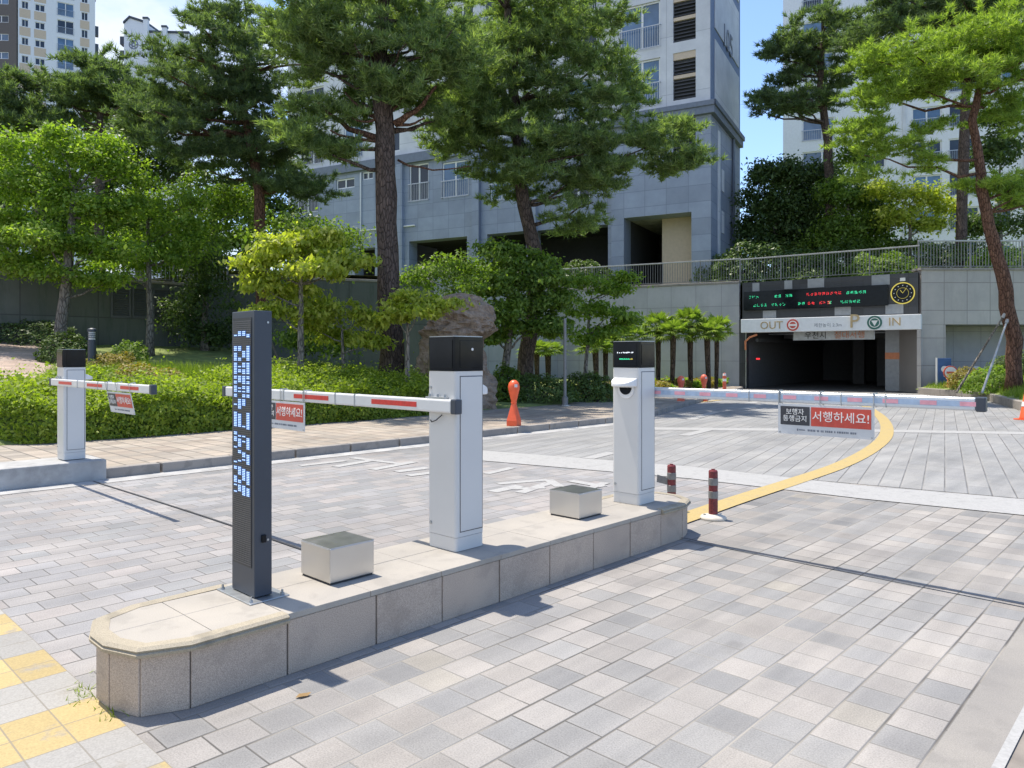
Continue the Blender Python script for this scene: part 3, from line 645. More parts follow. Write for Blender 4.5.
for z in (.30, 1.43): MB().lathe([(.006, 0), (.006, .004)], 10).build('screw', 'galv', lc, loc=(.1225, .025, z), rot=(0, R(90), 0))

# ================================================================== STEEL BOXES
def steel_box(label, s, t):
    o = thing('steel_box', label, 'steel box', P(s, t, TOP), ANG, 'steel service boxes on the island')
    m = MB().box(-.149, .149, -.146, .146, .012, .198)
    m.build('shell', 'steel', o, bevel=.003)
    MB().box(-.1505, .1505, -.1475, .1475, .1985, .2025).build('lid', 'steel', o, bevel=.001)
    mm = MB()
    for x, y in ((-.1505, -.1475), (.1505, -.1475), (-.1505, .1475), (.1505, .1475)): mm.box(x - .0045, x + .0045, y - .0045, y + .0045, .012, .198)
    MB().box(-.142, .142, -.14, .14, 0, .012).build('foot', 'black_text', o); return o
steel_box('stainless service box between the dark display column and the white barrier cabinet', 2.403, -3.642)
steel_box('stainless service box just before the far white cabinet with the lit head screen', 4.617, -3.658)

# ================================================================== BARRIER GATES
def rr(hx, hy, r, z0, z1, n=5):
    p = []
    for cx_, cy_, a0 in ((hx - r, hy - r, 0), (-hx + r, hy - r, 90), (-hx + r, -hy + r, 180), (hx - r, -hy + r, 270)):
        for k in range(n + 1): a = R(a0 + 90 * k / n); p.append((cx_ + r * math.cos(a), cy_ + r * math.sin(a)))
    return MB().prism(p, z0, z1)
def gate(label, s, t, z, reader, boom, base=True):
    o = thing('barrier_gate', label, 'barrier gate', P(s, t, z), ANG, 'barrier gates of the lanes')
    rr(.1355, .1255, .022, .003, .0895).build('plinth', 'white_paint', o)
    bd = rr(.137, .127, .022, .092, 1.158).build('cabinet', 'white_paint', o)
    MB().box(.1362, .1378, -.092, .112, .122, 1.128).build('door_gap_shade', 'slit', o); MB().box(.1365, .1405, -.086, .106, .128, 1.122).build('service_door', 'white_paint', o, bevel=.0015)  # dark frame stands in for the shaded gap around the service door
    for q in (.16, 1.05): MB().lathe([(.011, 0), (.011, .006)], 12).build('lock', 'galv', o, loc=(-.105, -.127, q), rot=(R(90), 0, 0))
    hd = rr(.141, .131, .03, 1.161, 1.380).build('head', 'black_gloss', o)
    MB().box(-.112, .112, -.1355, -.130, 1.178, 1.362).build('screen', 'black_gloss', hd, bevel=.002)
    MB().box(.1405, .1445, -.095, .10, 1.182, 1.357).build('side_glass', 'black_gloss', hd, bevel=.002)
    rr(.139, .129, .03, 1.381, 1.386).build('top_cap', 'galv', o)
    rd = reader                                         # -1: on the near face, +1: on the far face
    m = MB(); prof = [(.118 * math.cos(a), .118 * math.sin(a) ** .8) for a in np.linspace(0, math.pi, 15)]
    poly = [(p[0], rd * (.123 + p[1])) for p in prof]
    m.prism(poly if rd > 0 else poly[::-1], 1.0, lambda p: 1.075 - abs(p[1] - rd * .123) * .4); v = m.build('reader_visor', 'white_trim', o, bevel=.008, seg=2)
    m = MB().lathe([(.078, 0), (.078, .012), (.066, .014)], 28); r_ = m.build('reader_ring', 'white_trim', o, loc=(.01, rd * .1255, .975), rot=(R(90) if rd < 0 else R(-90), 0, 0))
    m = MB(); pp = [(.06 * math.cos(a), .06 * math.sin(a)) for a in np.linspace(math.pi, 2 * math.pi, 15)]; m.prism(pp, 0, .006)
    sl = m.build('reader_slot', 'black_gloss', o, loc=(.01, rd * .140, .99), rot=(R(90), 0, 0)); 
    # boom
    y, x0, x1, zb, style = boom
    bo = MB().box(min(x0, x1), max(x0, x1), y - .024, y + .024, zb - .043, zb + .043).build('boom', 'boom_white' if style == 'red' else 'alu', o, bevel=.012, seg=3)
    sg = 1 if x1 > x0 else -1
    for xe, wd in ((x1, .055), (x0, .05)):
        if style != 'red' and xe == x0: continue
        e0, e1 = (xe - .003, xe + wd) if xe == max(x0, x1) else (xe - wd, xe + .003)
        MB().box(e0, e1, y - .029, y + .029, zb - .048, zb + .048).build('end_cap', 'dark_coat', bo, bevel=.008)
    xx = .34
    if style == 'red':
        while xx < abs(x1 - x0) - .1:
            a, b = x0 + sg * xx, x0 + sg * min(xx + .5, abs(x1 - x0) - .06); MB().box(min(a, b), max(a, b), y - .0262, y - .0242, zb - .017, zb + .017).build('reflector_strip', 'red_refl', bo); xx += 1.05
    else:
        MB().box(x0 + .02, x1 - .03, y - .0258, y - .0242, zb - .018, zb + .020).build('light_strip', 'blue_pale', bo); xx = .05
        while xx < abs(x1 - x0) - .12:
            MB().box(x0 + xx + .10, x0 + xx + .20, y - .0272, y - .0256, zb - .014, zb + .015).build('reflector_strip', 'pink', bo); xx += .235
    for j in (1.05, 1.30, 1.75, 2.05):
        MB().box(x0 + sg * j - .004, x0 + sg * j + .004, y - .0275, y + .0265, zb - .0455, zb + .0455).build('boom_joint', 'galv', bo)
    ym = .124 * (1 if y > 0 else -1)
    m = MB().box(-.06, .06, min(ym, y - .0), max(ym, y + .0), zb - .03, zb + .03); m.build('hub', 'galv', o)
    m = MB().box(-.12, .07, y - .01, y + .03, zb + .044, zb + .056); 
    for q in (-.10, -.02, .05): m.lathe([(.008, 0), (.008, .024)], 8, (q, y + .01, zb + .05))
    m.build('clamp', 'galv', o)
    return o, hd
g1, h1 = gate('white barrier cabinet mid-island, its red-striped boom reaching left over the inner lane', 3.3165, -3.638, TOP, 1, (-.152, .145, -2.95, .935, 'red'))
MB().lathe([(.009, 0), (.009, .004)], 12).build('camera_eye', 'letter_white', h1, loc=(.145, .01, 1.30), rot=(0, R(90), 0))
MB().tube([(.02, -.14, .875), (-.02, -.155, .84), (-.07, -.150, .825), (-.10, -.135, .835)], .004, 6).build('cable', 'black_text', g1)
g2, h2 = gate('white barrier cabinet at the island\'s far end with lit screen and silver boom', 5.380, -3.624, TOP, -1, (.152, -.06, 2.53, .945, 'alu'))
m = MB(); m2 = MB(); m3 = MB(); rr_ = random.Random(3)
for k in range(17):
    x = -.078 + k * .0098
    if rr_.random() < .8: m.box(x, x + .006, -.1382, -.1357, 1.282 + rr_.choice((0, .003)), 1.290 + rr_.choice((0, .003)))
for k in range(14):
    x = -.055 + k * .0098; (m3 if k > 10 else m2).box(x, x + .006, -.1382, -.1357, 1.228, 1.235 + rr_.choice((0, .003)))
m.build('dot_pattern', 'led_white', h2); m2.build('dot_pattern', 'led_green', h2); m3.build('dot_pattern', 'led_yellow', h2)
g3, h3 = gate('white barrier cabinet on the concrete block beside the sidewalk, in front of the hedge', 3.0, -10.52, .262, 1, (-.152, -.22, 3.0, .97, 'red'))
cb = tag(MB().box(-.345, .345, -3.2, .29, 0, .255).build('concrete_plinth', 'concrete', None, bevel=.012, loc=P(3.0, -10.49, 0), rot=(0, 0, ANG)), 'long low bare concrete block under the white cabinet beside the sidewalk', 'concrete block')

# ================================================================== HANGING SIGNS
def sign(label, s, t, z, swing=0.):
    o = thing('hanging_sign', label, 'sign', P(s, t, z), ANG, 'warning signs hung on the booms'); o.rotation_mode = 'XYZ'; o.rotation_euler = (swing, 0, ANG)
    m = MB().box(-.345, .345, -.034, -.029, -.275, .046); 
    pnl = MB().box(-.345, .345, -.034, -.0295, -.275, -.048).build('panel', 'sign_white', o)
    for x in (-.34, -.03, .34): m = MB(); m.box(x - .006, x + .006, -.040, .030, .0475, .054); m.box(x - .006, x + .006, .027, .033, -.05, .054); m.box(x - .004, x + .004, -.036, -.033, -.05, .05); m.build('strap', 'galv', o)
    MB().box(-.325, -.105, -.0362, -.0345, -.205, -.066).build('dark_field', 'sign_dark', pnl); MB().box(-.095, .325, -.0362, -.0345, -.205, -.066).build('red_field', 'sign_red', pnl)
    text('lettering', '보행자\n통행금지', .05, 'letter_white', pnl, (-.215, -.037, -.134)); text('lettering', '서행하세요!', .083, 'letter_white', pnl, (.115, -.037, -.137))
    m = MB(); q = random.Random(5); x = -.12
    while x < .22: wd = q.choice((.008, .012, .016)); m.box(x, x + wd, -.0362, -.0345, -.246, -.232); x += wd + q.choice((.004, .004, .012))
    m.box(-.20, -.19, -.0362, -.0345, -.247, -.231); m.box(-.185, -.14, -.0362, -.0345, -.243, -.235); m.build('small_print', 'letter_grey', pnl)
    for x in (-.33, .33): MB().lathe([(.006, 0), (.006, .004)], 8).build('rivet', 'galv', pnl, loc=(x, -.0345, -.262), rot=(R(90), 0, 0))
    return o
sign('hanging black and red warning sign facing us on the silver boom over the outer lane', 5.532, -2.05, TOP + .945)
sign('hanging black and red warning sign half hidden behind the dark display column', 3.1645, -5.55, TOP + .935)
sign('small-looking warning sign swung askew on the far boom by the hedge', 2.848, -8.36, .262 + .97, R(11))
# ================================================================== SMALL STREET THINGS
def delineator(label, v, flap=False):
    o = thing('delineator_post', label, 'delineator post', v, .3, 'reflective delineator posts by the island')
    MB().lathe([(.125, 0), (.125, .018), (.11, .035), (.06, .048), (.045, .05)], 28).build('base', 'base_cream', o, smooth=True)
    MB().lathe([(.043, .045), (.043, .455), (.036, .468), (.018, .47), (.018, .478)], 20).build('post', 'red_band', o)
    for z in (.20, .325): MB().lathe([(.0435, z), (.0455, z + .002), (.0455, z + .066), (.0435, z + .068)], 20).build('silver_band', 'silver_band', o)
    m = MB()
    for x, y in ((.08, 0), (-.08, .02)): m.lathe([(.014, .035), (.014, .05)], 8, (x, y, 0))
    m.build('anchor_bolt', 'galv', o)
    if flap: MB().prism([(-.155, .30), (-.04, .27), (-.04, .34), (-.15, .375)], -.003, .003).build('peeled_band', 'silver_band', o, rot=(R(90), 0, -.15))
    return o
delineator('dark red delineator post with silver bands standing free beside the island\'s far corner', Vector((1.925, 7.08, 0)))
delineator('dark red delineator post with a peeled silver band behind the island\'s far end', Vector((1.60, 7.42, 0)), True)

def skittle(label, v, s=1.0, mat='orange', grp=None):
    o = thing('flexible_guide_post', label, 'guide post', v, R(20), grp or 'bulb-headed plastic guide posts'); o.scale = (s, s, s)
    m = MB(); prof = [(.165, 0), (.165, .11), (.158, .13), (.10, .32), (.070, .42), (.052, .47)]
    vs = []; n = 4
    m.lathe(prof, 4); m.build('base', mat, o, bevel=.012)
    MB().lathe([(.050, .46), (.056, .50), (.085, .62), (.115, .74), (.122, .81), (.105, .88), (.06, .93), (.02, .945)], 20).build('head', mat, o, smooth=True)
    MB().lathe([(.057, .463), (.062, .47), (.062, .485), (.055, .492)], 16).build('collar', mat, o)
    MB().box(-.03, .03, -.125, -.118, .80, .86).build('reflector', 'led_yellow' if False else 'sign_white', o); return o
skittle('bright orange bulb-headed guide post on the kerb in front of the dark shrubs', P(11.15, -10.46, .13), 1.0)
v = at(681, 405, 23.9); v.z = 0; skittle('faded red bulb-headed guide post by the palms, nearer of two', v, 1.0, 'red_plastic')
v = at(704, 401, 25.8); v.z = 0; skittle('faded red bulb-headed guide post by the palms, closer to the garage', v, 1.0, 'red_plastic')
v = at(724.5, 394, 29); v.z = 0
o = thing('tube_bollard', 'thin red and white tube bollard between the palms and the garage', 'bollard', v, 0)
MB().lathe([(.16, 0), (.14, .05), (.07, .07), (.07, .85), (.04, .92), (.01, .93)], 16).build('post', 'red_plastic', o); MB().lathe([(.071, .6), (.074, .6), (.074, .7), (.071, .7)], 16).build('band', 'letter_white', o); MB().lathe([(.071, .82), (.074, .82), (.06, .90), (.05, .90)], 16).build('band', 'letter_white', o)

v = at(1026, 420, 18.2); v.z = 0
o = thing('traffic_cone', 'orange traffic cone with a white collar by the right-hand kerb', 'traffic cone', v, .4)
MB().box(-.19, .19, -.19, .19, 0, .035).build('base', 'orange', o, bevel=.01); MB().lathe([(.15, .035), (.135, .06), (.03, .70), (.02, .705)], 24).build('body', 'orange', o, smooth=True); MB().lathe([(.095, .34), (.0985, .34), (.080, .45), (.076, .45)], 24).build('collar', 'letter_white', o)

# blue sign pylon and red round sign by the garage
v = at(944, 392, 30.6); v.z = 0
o = thing('sign_pylon', 'narrow dark blue sign pylon leaning on the pillar right of the garage', 'sign', v, R(-10))
MB().box(-.26, .26, -.05, .05, .05, 1.5).build('panel', 'pylon_blue', o, bevel=.01); MB().box(-.30, -.262, -.06, .06, 0, 1.52).build('edge', 'sign_white', o); MB().box(-.26, .26, -.06, .06, 0, .05).build('foot', 'galv', o)
disc('emblem', .13, 'letter_white', o, (0, -.05, 1.05), th=.01); disc('emblem_mark', .05, 'pylon_blue', o, (0.02, -.061, 1.05), th=.004); MB().box(-.03, .11, -.056, -.05, .74, .80).build('arrow', 'letter_white', o)
v = at(950, 394, 29.6); v.z = 0
o = thing('round_sign', 'faded red sign with a round white disc on a plastic stand before the blue pylon', 'sign', v, R(-8))
MB().lathe([(.24, 0), (.22, .08), (.11, .35), (.09, .5), (.10, .72)], 18).build('stand', 'red_plastic', o, smooth=True); disc('rim', .27, 'red_plastic', o, (0, -.02, .93), th=.05); disc('disc', .225, 'letter_white', o, (0, -.071, .93), th=.008); MB().box(-.16, .16, -.084, -.079, .89, .97).build('bar', 'red_plastic', o)

# bollard lamp on the bank, stake and slim post in the planting
def on_bank(px, Y, dz=0): x = (px - CX) / F * Y; s, t = st(Vector((x, Y, 0))); return Vector((x, Y, hz(s, t) + dz))
v = on_bank(92, 19.7)
o = thing('bollard_lamp', 'short dark cylindrical garden lamp among the yellowish shrubs on the bank', 'garden lamp', v)
hh = 2.32 - v.z
MB().lathe([(.10, 0), (.10, hh - .32), (.085, hh - .31)], 20).build('post', 'dark_coat', o); MB().lathe([(.082, hh - .31), (.082, hh - .10)], 20).build('lamp_glass', 'sign_white', o); MB().lathe([(.11, hh - .10), (.11, hh - .03), (.06, hh)], 20).build('cap', 'dark_coat', o)
m = MB()
for k in range(3): m.lathe([(.09, hh - .26 + k * .05), (.105, hh - .26 + k * .05), (.105, hh - .245 + k * .05), (.09, hh - .245 + k * .05)], 20)
m.build('ring', 'dark_coat', o)
v = on_bank(565, 21.5)
o = thing('slim_post', 'slim grey steel post rising between the dark shrub and the rounded tree', 'post', v)
MB().lathe([(.09, 0), (.09, .25), (.048, .28), (.042, 2.5), (.02, 2.55)], 14).build('pole', 'rail_steel', o); MB().lathe([(.16, 0), (.16, .03)], 14).build('base_plate', 'galv', o)

# dead leaf on the paving
pts = rng.uniform(-1, 1, (1, 3)); m = MB(); m.add([(-.035, 0, .003), (-.014, .016, .010), (.02, .014, .008), (.038, 0, .013), (.02, -.013, .005), (-.014, -.016, .009)], [(0, 1, 5), (1, 2, 4, 5), (2, 3, 4)])
Y = EYE * F / (697 - HY); tag(m.build('fallen_leaf', 'dead', loc=((303 - CX) / F * Y, Y, .002), rot=(0, 0, .5)), 'single dry brown leaf lying on the pavers below the display column', 'leaf')

# ================================================================== GARAGE
GO = Vector((11.2, 36.0, 0)); gx = Vector((.81, -.5864, 0)).normalized(); GA = math.atan2(gx.y, gx.x); GW = 7.56; GH = 5.16
ga = thing('parking_garage', 'dark tiled underground parking entrance with a white OUT P IN beam and LED board', 'garage entrance', GO, GA)
# the tiled facade above the beam and the left jamb
m = MB().box(0, GW, .02, .5, 3.37, GH); m.box(-.15, .16, .02, .5, 0, 3.37); m.build('facade', 'garage_tile', ga)
m = MB()
for x, z, wd, h_ in ((.25 + .25, GH - .47, .33, .42), (2.0, GH - .42, .36, .40), (3.05, GH - .42, .72, .42), (5.75, GH - .45, .72, .44), (1.0, 3.40, .62, .36), (4.22, 3.42, .68, .40), (6.3, 3.42, .70, .42)): MB().box(x, x + wd, -.012, .015, z, z + h_).build('pale_tile', 'tile_light', ga)
bm_ = MB().box(.05, GW + .15, -.35, .02, 2.72, 3.365).build('lintel_beam', 'fascia', ga, bevel=.02)
text('lettering', 'OUT', .50, 'gold', bm_, (1.5, -.36, 3.03), extrude=.012, sx=1.0); text('lettering', 'IN', .50, 'gold', bm_, (6.72, -.36, 3.05), extrude=.012); text('lettering', '제한높이 2.3m', .20, 'letter_grey', bm_, (4.0, -.352, 2.98), extrude=.002)
pl = text('lettering', 'P', .86, 'gold', bm_, (5.12, -.375, 3.11), extrude=.03)
disc('round_emblem', .27, 'sign_red', bm_, (2.48, -.352, 3.03), th=.02); disc('emblem_ring', .20, 'letter_white', bm_, (2.48, -.374, 3.03), th=.004); disc('emblem_core', .15, 'sign_red', bm_, (2.48, -.379, 3.03), th=.004); MB().box(-.19, .19, -.012, -.004, -.045, .045).build('emblem_bar', 'letter_white', bm_, loc=(2.48, -.376, 3.03))
disc('round_emblem', .30, 'green_sign', bm_, (5.93, -.352, 3.05), th=.02); disc('emblem_ring', .22, 'letter_white', bm_, (5.93, -.374, 3.05), th=.004, r0=.19)
MB().prism([(-.13, .09), (0, -.15), (.13, .09)], 0, .004).build('emblem_arrow', 'letter_white', bm_, loc=(5.93, -.374, 3.05), rot=(R(90), 0, 0))
# LED message board
bd = MB().box(.12, 6.42, -.16, .012, 3.80, 4.70).build('message_board', 'black_gloss', ga, bevel=.01)
q = random.Random(11)
def led_run(mat, x0, x1, z, dense=.62):
    m = MB(); x = x0
    while x < x1:
        if q.random() < .86:
            for i in range(4):
                for j in range(5):
                    if q.random() < dense: m.box(x + i * .03, x + i * .03 + .022, -.167, -.161, z + j * .026 - .06, z + j * .026 - .041)
        x += .17
    m.build('dot_pattern', mat, bd)
led_run('led_green', .38, .75, 4.42, .3); led_run('led_green', 1.6, 2.4, 4.42); led_run('led_red', 2.75, 2.9, 4.42); led_run('led_red', 3.05, 4.45, 4.43); led_run('led_green', 4.75, 5.6, 4.42)
led_run('led_green', .6, 1.25, 4.02, .45); led_run('led_green', 1.45, 2.1, 4.02, .4); led_run('led_green', 2.5, 2.85, 4.02); led_run('led_red', 3.1, 3.95, 4.02); led_run('led_green', 4.0, 5.2, 4.02, .5)
# passage behind the mouth
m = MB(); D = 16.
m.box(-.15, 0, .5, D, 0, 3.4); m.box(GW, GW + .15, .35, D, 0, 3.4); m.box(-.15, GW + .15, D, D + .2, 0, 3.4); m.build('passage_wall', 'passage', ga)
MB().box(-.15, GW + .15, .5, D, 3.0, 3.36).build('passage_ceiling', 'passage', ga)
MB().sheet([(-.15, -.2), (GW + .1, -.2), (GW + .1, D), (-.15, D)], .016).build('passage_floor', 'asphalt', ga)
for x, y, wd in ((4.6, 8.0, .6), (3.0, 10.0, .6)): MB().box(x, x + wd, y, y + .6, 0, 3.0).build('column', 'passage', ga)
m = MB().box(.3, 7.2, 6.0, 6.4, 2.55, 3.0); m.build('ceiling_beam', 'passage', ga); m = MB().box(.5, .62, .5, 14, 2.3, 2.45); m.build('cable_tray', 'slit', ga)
for x, y, wd in ((6.05, 1.5, .72),):
    p_ = MB().box(x, x + wd, y, y + .6, 0, 3.0).build('column', 'tile_light', ga); MB().box(x - .006, x + wd + .006, y - .006, y + .3, 1.45, 1.75).build('orange_band', 'orange_text', p_)
m = MB()
for k in range(6): m.box(2.35 + k * .22, 2.62 + k * .22, 2.4 + k * .9, 2.5 + k * .9, 2.52, 2.56)
m.build('ceiling_lamp', 'lamp_on', ga)
m = MB().box(.17, .22, -.06, -.01, 0, 2.72); m.build('door_track', 'galv', ga); MB().tube([(.2, 3.6, 2.75), (7.3, 3.6, 2.75)], .06, 8).build('sprinkler_pipe', 'galv', ga)
MB().tube([(.2, -.1, 1.9), (.22, -.2, 2.3), (.45, -.25, 2.5), (.8, -.25, 2.62)], .05, 8).build('orange_arm', 'orange_text', ga); MB().box(.45, .62, .7, .75, 1.42, 1.50).build('warning_light', 'led_red', ga)
# right reveal of the mouth, and the banner inside
MB().box(GW, GW + .15, -.35, .349, 0, 2.72).build('jamb', 'tan_panel', ga)
bn = thing('hanging_banner', 'pale cloth banner hung under the white beam inside the garage mouth', 'banner', GO + gx * 4.0 + Vector((0, 0, 2.54)), GA)
m = MB(); 
for i in range(24):
    x0, x1 = -1.75 + i * 3.5 / 24, -1.75 + (i + 1) * 3.5 / 24; yy = lambda x: .62 + .02 * math.sin(x * 5); m.add([(x0, yy(x0), -.20), (x1, yy(x1), -.20), (x1, yy(x1), .2), (x0, yy(x0), .2)], [(0, 1, 2, 3)])
m.build('cloth', 'cloth', bn); text('lettering', '우천시', .36, 'black_text', bn, (-.75, .585, 0)); text('lettering', '절대서행', .36, 'orange_text', bn, (.72, .585, 0))
m = MB()
for x in (-1.75, 1.75): m.box(x - .02, x + .02, .6, .66, -.2, .82)
m.build('hanging_cord', 'galv', bn)
# neon-rimmed round clock hung on the facade
ck = thing('wall_clock', 'round dark wall clock with a glowing yellow rim at the facade\'s top right', 'clock', GO + gx * 6.98 + Vector((0, 0, 4.30)), GA)
disc('face', .42, 'black_gloss', ck, (0, 0, 0), th=.06); disc('rim', .47, 'led_yellow', ck, (0, -.03, 0), th=.05, r0=.43)
disc('inner_ring', .235, 'led_yellow', ck, (0, -.061, 0), th=.004, r0=.225)
m = MB()
for k in range(12): a = k * math.pi / 6; c, s = math.cos(a), math.sin(a); m.box(c * .335 - .018, c * .335 + .018, -.068, -.061, s * .335 - .018, s * .335 + .018)
m.build('hour_marks', 'letter_white', ck)
for ang, ln, wd in ((R(125), .17, .02), (R(-55 + 90 + 20), .27, .014)): MB().box(0, ln, -.074, -.069, -wd / 2, wd / 2).build('hand', 'led_yellow', ck, rot=(0, -ang, 0))
MB().box(-.10, .10, -.08, 0, .52, .66).build('lamp', 'letter_white', ck)

# ================================================================== RETAINING WALLS AND RAILINGS
def frame_on(a, b):
    a, b = Vector(a), Vector(b); d = b - a; return a, math.atan2(d.y, d.x), d.length
def wall(name, label, a, b, z0, z1, mat, th=.4, cope=True, cmat='kerb'):
    o_, an, ln = frame_on((*a, 0), (*b, 0)); t = thing(name, label, 'retaining wall', o_, an)
    MB().box(0, ln, 0, th, z0, z1).build('face', mat, t)
    if cope: MB().box(-.0, ln, -.05, th + .05, z1 + .002, z1 + .11).build('coping', cmat, t, bevel=.015)
    return t
def railing(label, a, b, z, h=1.15, bay=1.75, gap=.125, mat='galv', name='railing'):
    o_, an, ln = frame_on((*a, 0), (*b, 0)); t = thing(name, label, 'railing', o_ + Vector((0, 0, z)), an)
    n = max(1, round(ln / bay)); bw = ln / n
    for i in range(n + 1): MB().box(i * bw - .028, i * bw + .028, .17, .226, 0, h + .02).build('post', 'rail_steel', t)
    for i in range(n):
        m = MB(); k = int(bw / gap)
        for j in range(1, k): x = i * bw + j * bw / k; m.box(x - .010, x + .010, .188, .208, .10, h - .06)
        m.box(i * bw + .03, (i + 1) * bw - .03, .185, .211, .07, .10); m.build('bar_panel', 'rail_steel', t)
    MB().box(-.03, ln + .03, .165, .231, h - .06, h).build('top_rail', 'rail_top' if mat == 'galv' else mat, t, bevel=.008); return t
W0, W1, W2, W3, W4 = (-26., 17.6), (-11.5, 30.1), (-3.5, 33.0), (2.5, 40.4), (11.08, 36.09)
lw = wall('retaining_wall', 'mossy dark concrete wall with louvred vent at the far left', W0, W1, 0, 4.35, 'old_concrete')
wall('retaining_wall', 'shaded grey concrete wall behind the garden trees left of the tall pine trunk', W1, W2, 0, 4.8, 'old_concrete')
wall('retaining_wall', 'grey panelled wall running back behind the rounded trees and rock', W2, W3, 0, 5.15, 'wall_panel')
wall('retaining_wall', 'pale grey panelled wall behind the row of palms left of the garage', W3, W4, 0, 5.15, 'wall_panel')
# louvred vent in the mossy wall
o_, an, ln = frame_on((*W0, 0), (*W1, 0))
def wall_x(px): # distance along W0-W1 seen at column px
    d = Vector((math.cos(an), math.sin(an))); f = (px - CX) / F; return (f * W0[1] - W0[0]) / (d.x - f * d.y)
xa, xb = wall_x(110), wall_x(172); xa, xb = min(xa, xb), max(xa, xb)
for i in range(3):
    a, b = xa + (xb - xa) * i / 3, xa + (xb - xa) * (i + 1) / 3; fr = MB(); 
    fr.box(a + .02, b - .02, -.05, -.003, 4.12, 4.2); fr.box(a + .02, b - .02, -.05, -.003, 3.0, 3.08); fr.box(a + .02, a + .09, -.05, -.003, 3.08, 4.12); fr.box(b - .09, b - .02, -.05, -.003, 3.08, 4.12)
    f_ = fr.build('vent_frame', 'slit', lw); m = MB(); z = 3.10
    while z < 4.1: m.add([(a + .09, -.04, z), (b - .09, -.04, z), (b - .09, -.004, z + .06), (a + .09, -.004, z + .06)], [(0, 1, 2, 3)]); z += .085
    m.build('vent_slats', 'slit', f_)
railing('low dark railing above the mossy wall at the far left', (-21.0, 22.0), W1, 4.46, 1.15, 2.0, .14, 'panel_dark', 'railing')
railing('grey steel railing on the wall above the palms', W3, W4, 5.26, 1.13)
ge = GO + gx * GW
railing('grey steel railing along the top of the garage facade', W4, (ge.x, ge.y), 5.2, 1.15)
MB_ = MB
# right wing beside the garage
RX0, RX1, RY = ge.x + .12, 33.0, ge.y - .02
rw = thing('stone_wing_wall', 'tan stone-clad wall right of the garage with a recessed lower bay', 'wall', (RX0, RY, 0), 0)
MB().box(0, RX1 - RX0, 0, .6, 2.94, 5.25).build('upper_wall', 'tan_panel', rw); MB().box(0, 1.05, .012, 2.6, 0, 2.937).build('pier', 'tan_panel', rw); MB().box(1.05, RX1 - RX0, 1.9, 2.3, 0, 2.937).build('recess_wall', 'wall_panel', rw); MB().box(1.05, RX1 - RX0, .6, 2.3, 2.94, 3.2).build('soffit', 'wall_panel', rw)
MB().box(-.06, RX1 - RX0, -.06, .66, 5.253, 5.35).build('coping', 'kerb', rw, bevel=.01); MB().box(4.2, 4.55, 1.86, 1.899, 1.0, 1.14).build('vent', 'letter_white', rw); MB().box(3.3, 3.62, 1.86, 1.899, 1.0, 1.14).build('vent', 'letter_white', rw)
railing('grey steel railing on the tan stone wall at the right', (RX0, RY), (RX1, RY), 5.36, 1.2, 2.3)
# upper terrace behind the walls
tz = 5.12
poly = [(-11.5, 30.5), (-3.6, 33.4), (2.45, 40.8), (11.3, 36.4), (ge.x, ge.y + .45), (RX0 + .3, RY + .55), (RX1 + 30, RY + .55), (120, 140), (-60, 140), (-60, 60), (-26, 40)]
structure(MB().sheet(poly, tz).build('terrace', 'turf'))
structure(MB().sheet([(-26.3, 18), (-11.6, 30.5), (-26, 40), (-60, 60), (-80, 30), (-60, 5)], 4.3).build('terrace', 'turf'))
# ================================================================== BUILDINGS
def facade(mb, x0, x1, z0, z1, y, holes, depth=.25):
    """wall face at y looking to -y with real openings: holes are (xa, xb, za, zb)"""
    xs = sorted({x0, x1, *[h[0] for h in holes], *[h[1] for h in holes]}); zs = sorted({z0, z1, *[h[2] for h in holes], *[h[3] for h in holes]})
    xs = [x for x in xs if x0 <= x <= x1]; zs = [z for z in zs if z0 <= z <= z1]
    for i in range(len(xs) - 1):
        for j in range(len(zs) - 1):
            cx_, cz = (xs[i] + xs[i + 1]) / 2, (zs[j] + zs[j + 1]) / 2
            if any(h[0] < cx_ < h[1] and h[2] < cz < h[3] for h in holes): continue
            mb.add([(xs[i], y, zs[j]), (xs[i + 1], y, zs[j]), (xs[i + 1], y, zs[j + 1]), (xs[i], y, zs[j + 1])], [(0, 1, 2, 3)])
    for a, b, c, d in holes:
        mb.add([(a, y, c), (a, y + depth, c), (a, y + depth, d), (a, y, d)], [(0, 1, 2, 3)]); mb.add([(b, y, c), (b, y, d), (b, y + depth, d), (b, y + depth, c)], [(0, 1, 2, 3)])
        mb.add([(a, y, d), (a, y + depth, d), (b, y + depth, d), (b, y, d)], [(0, 1, 2, 3)]); mb.add([(a, y, c), (b, y, c), (b, y + depth, c), (a, y + depth, c)], [(0, 1, 2, 3)])
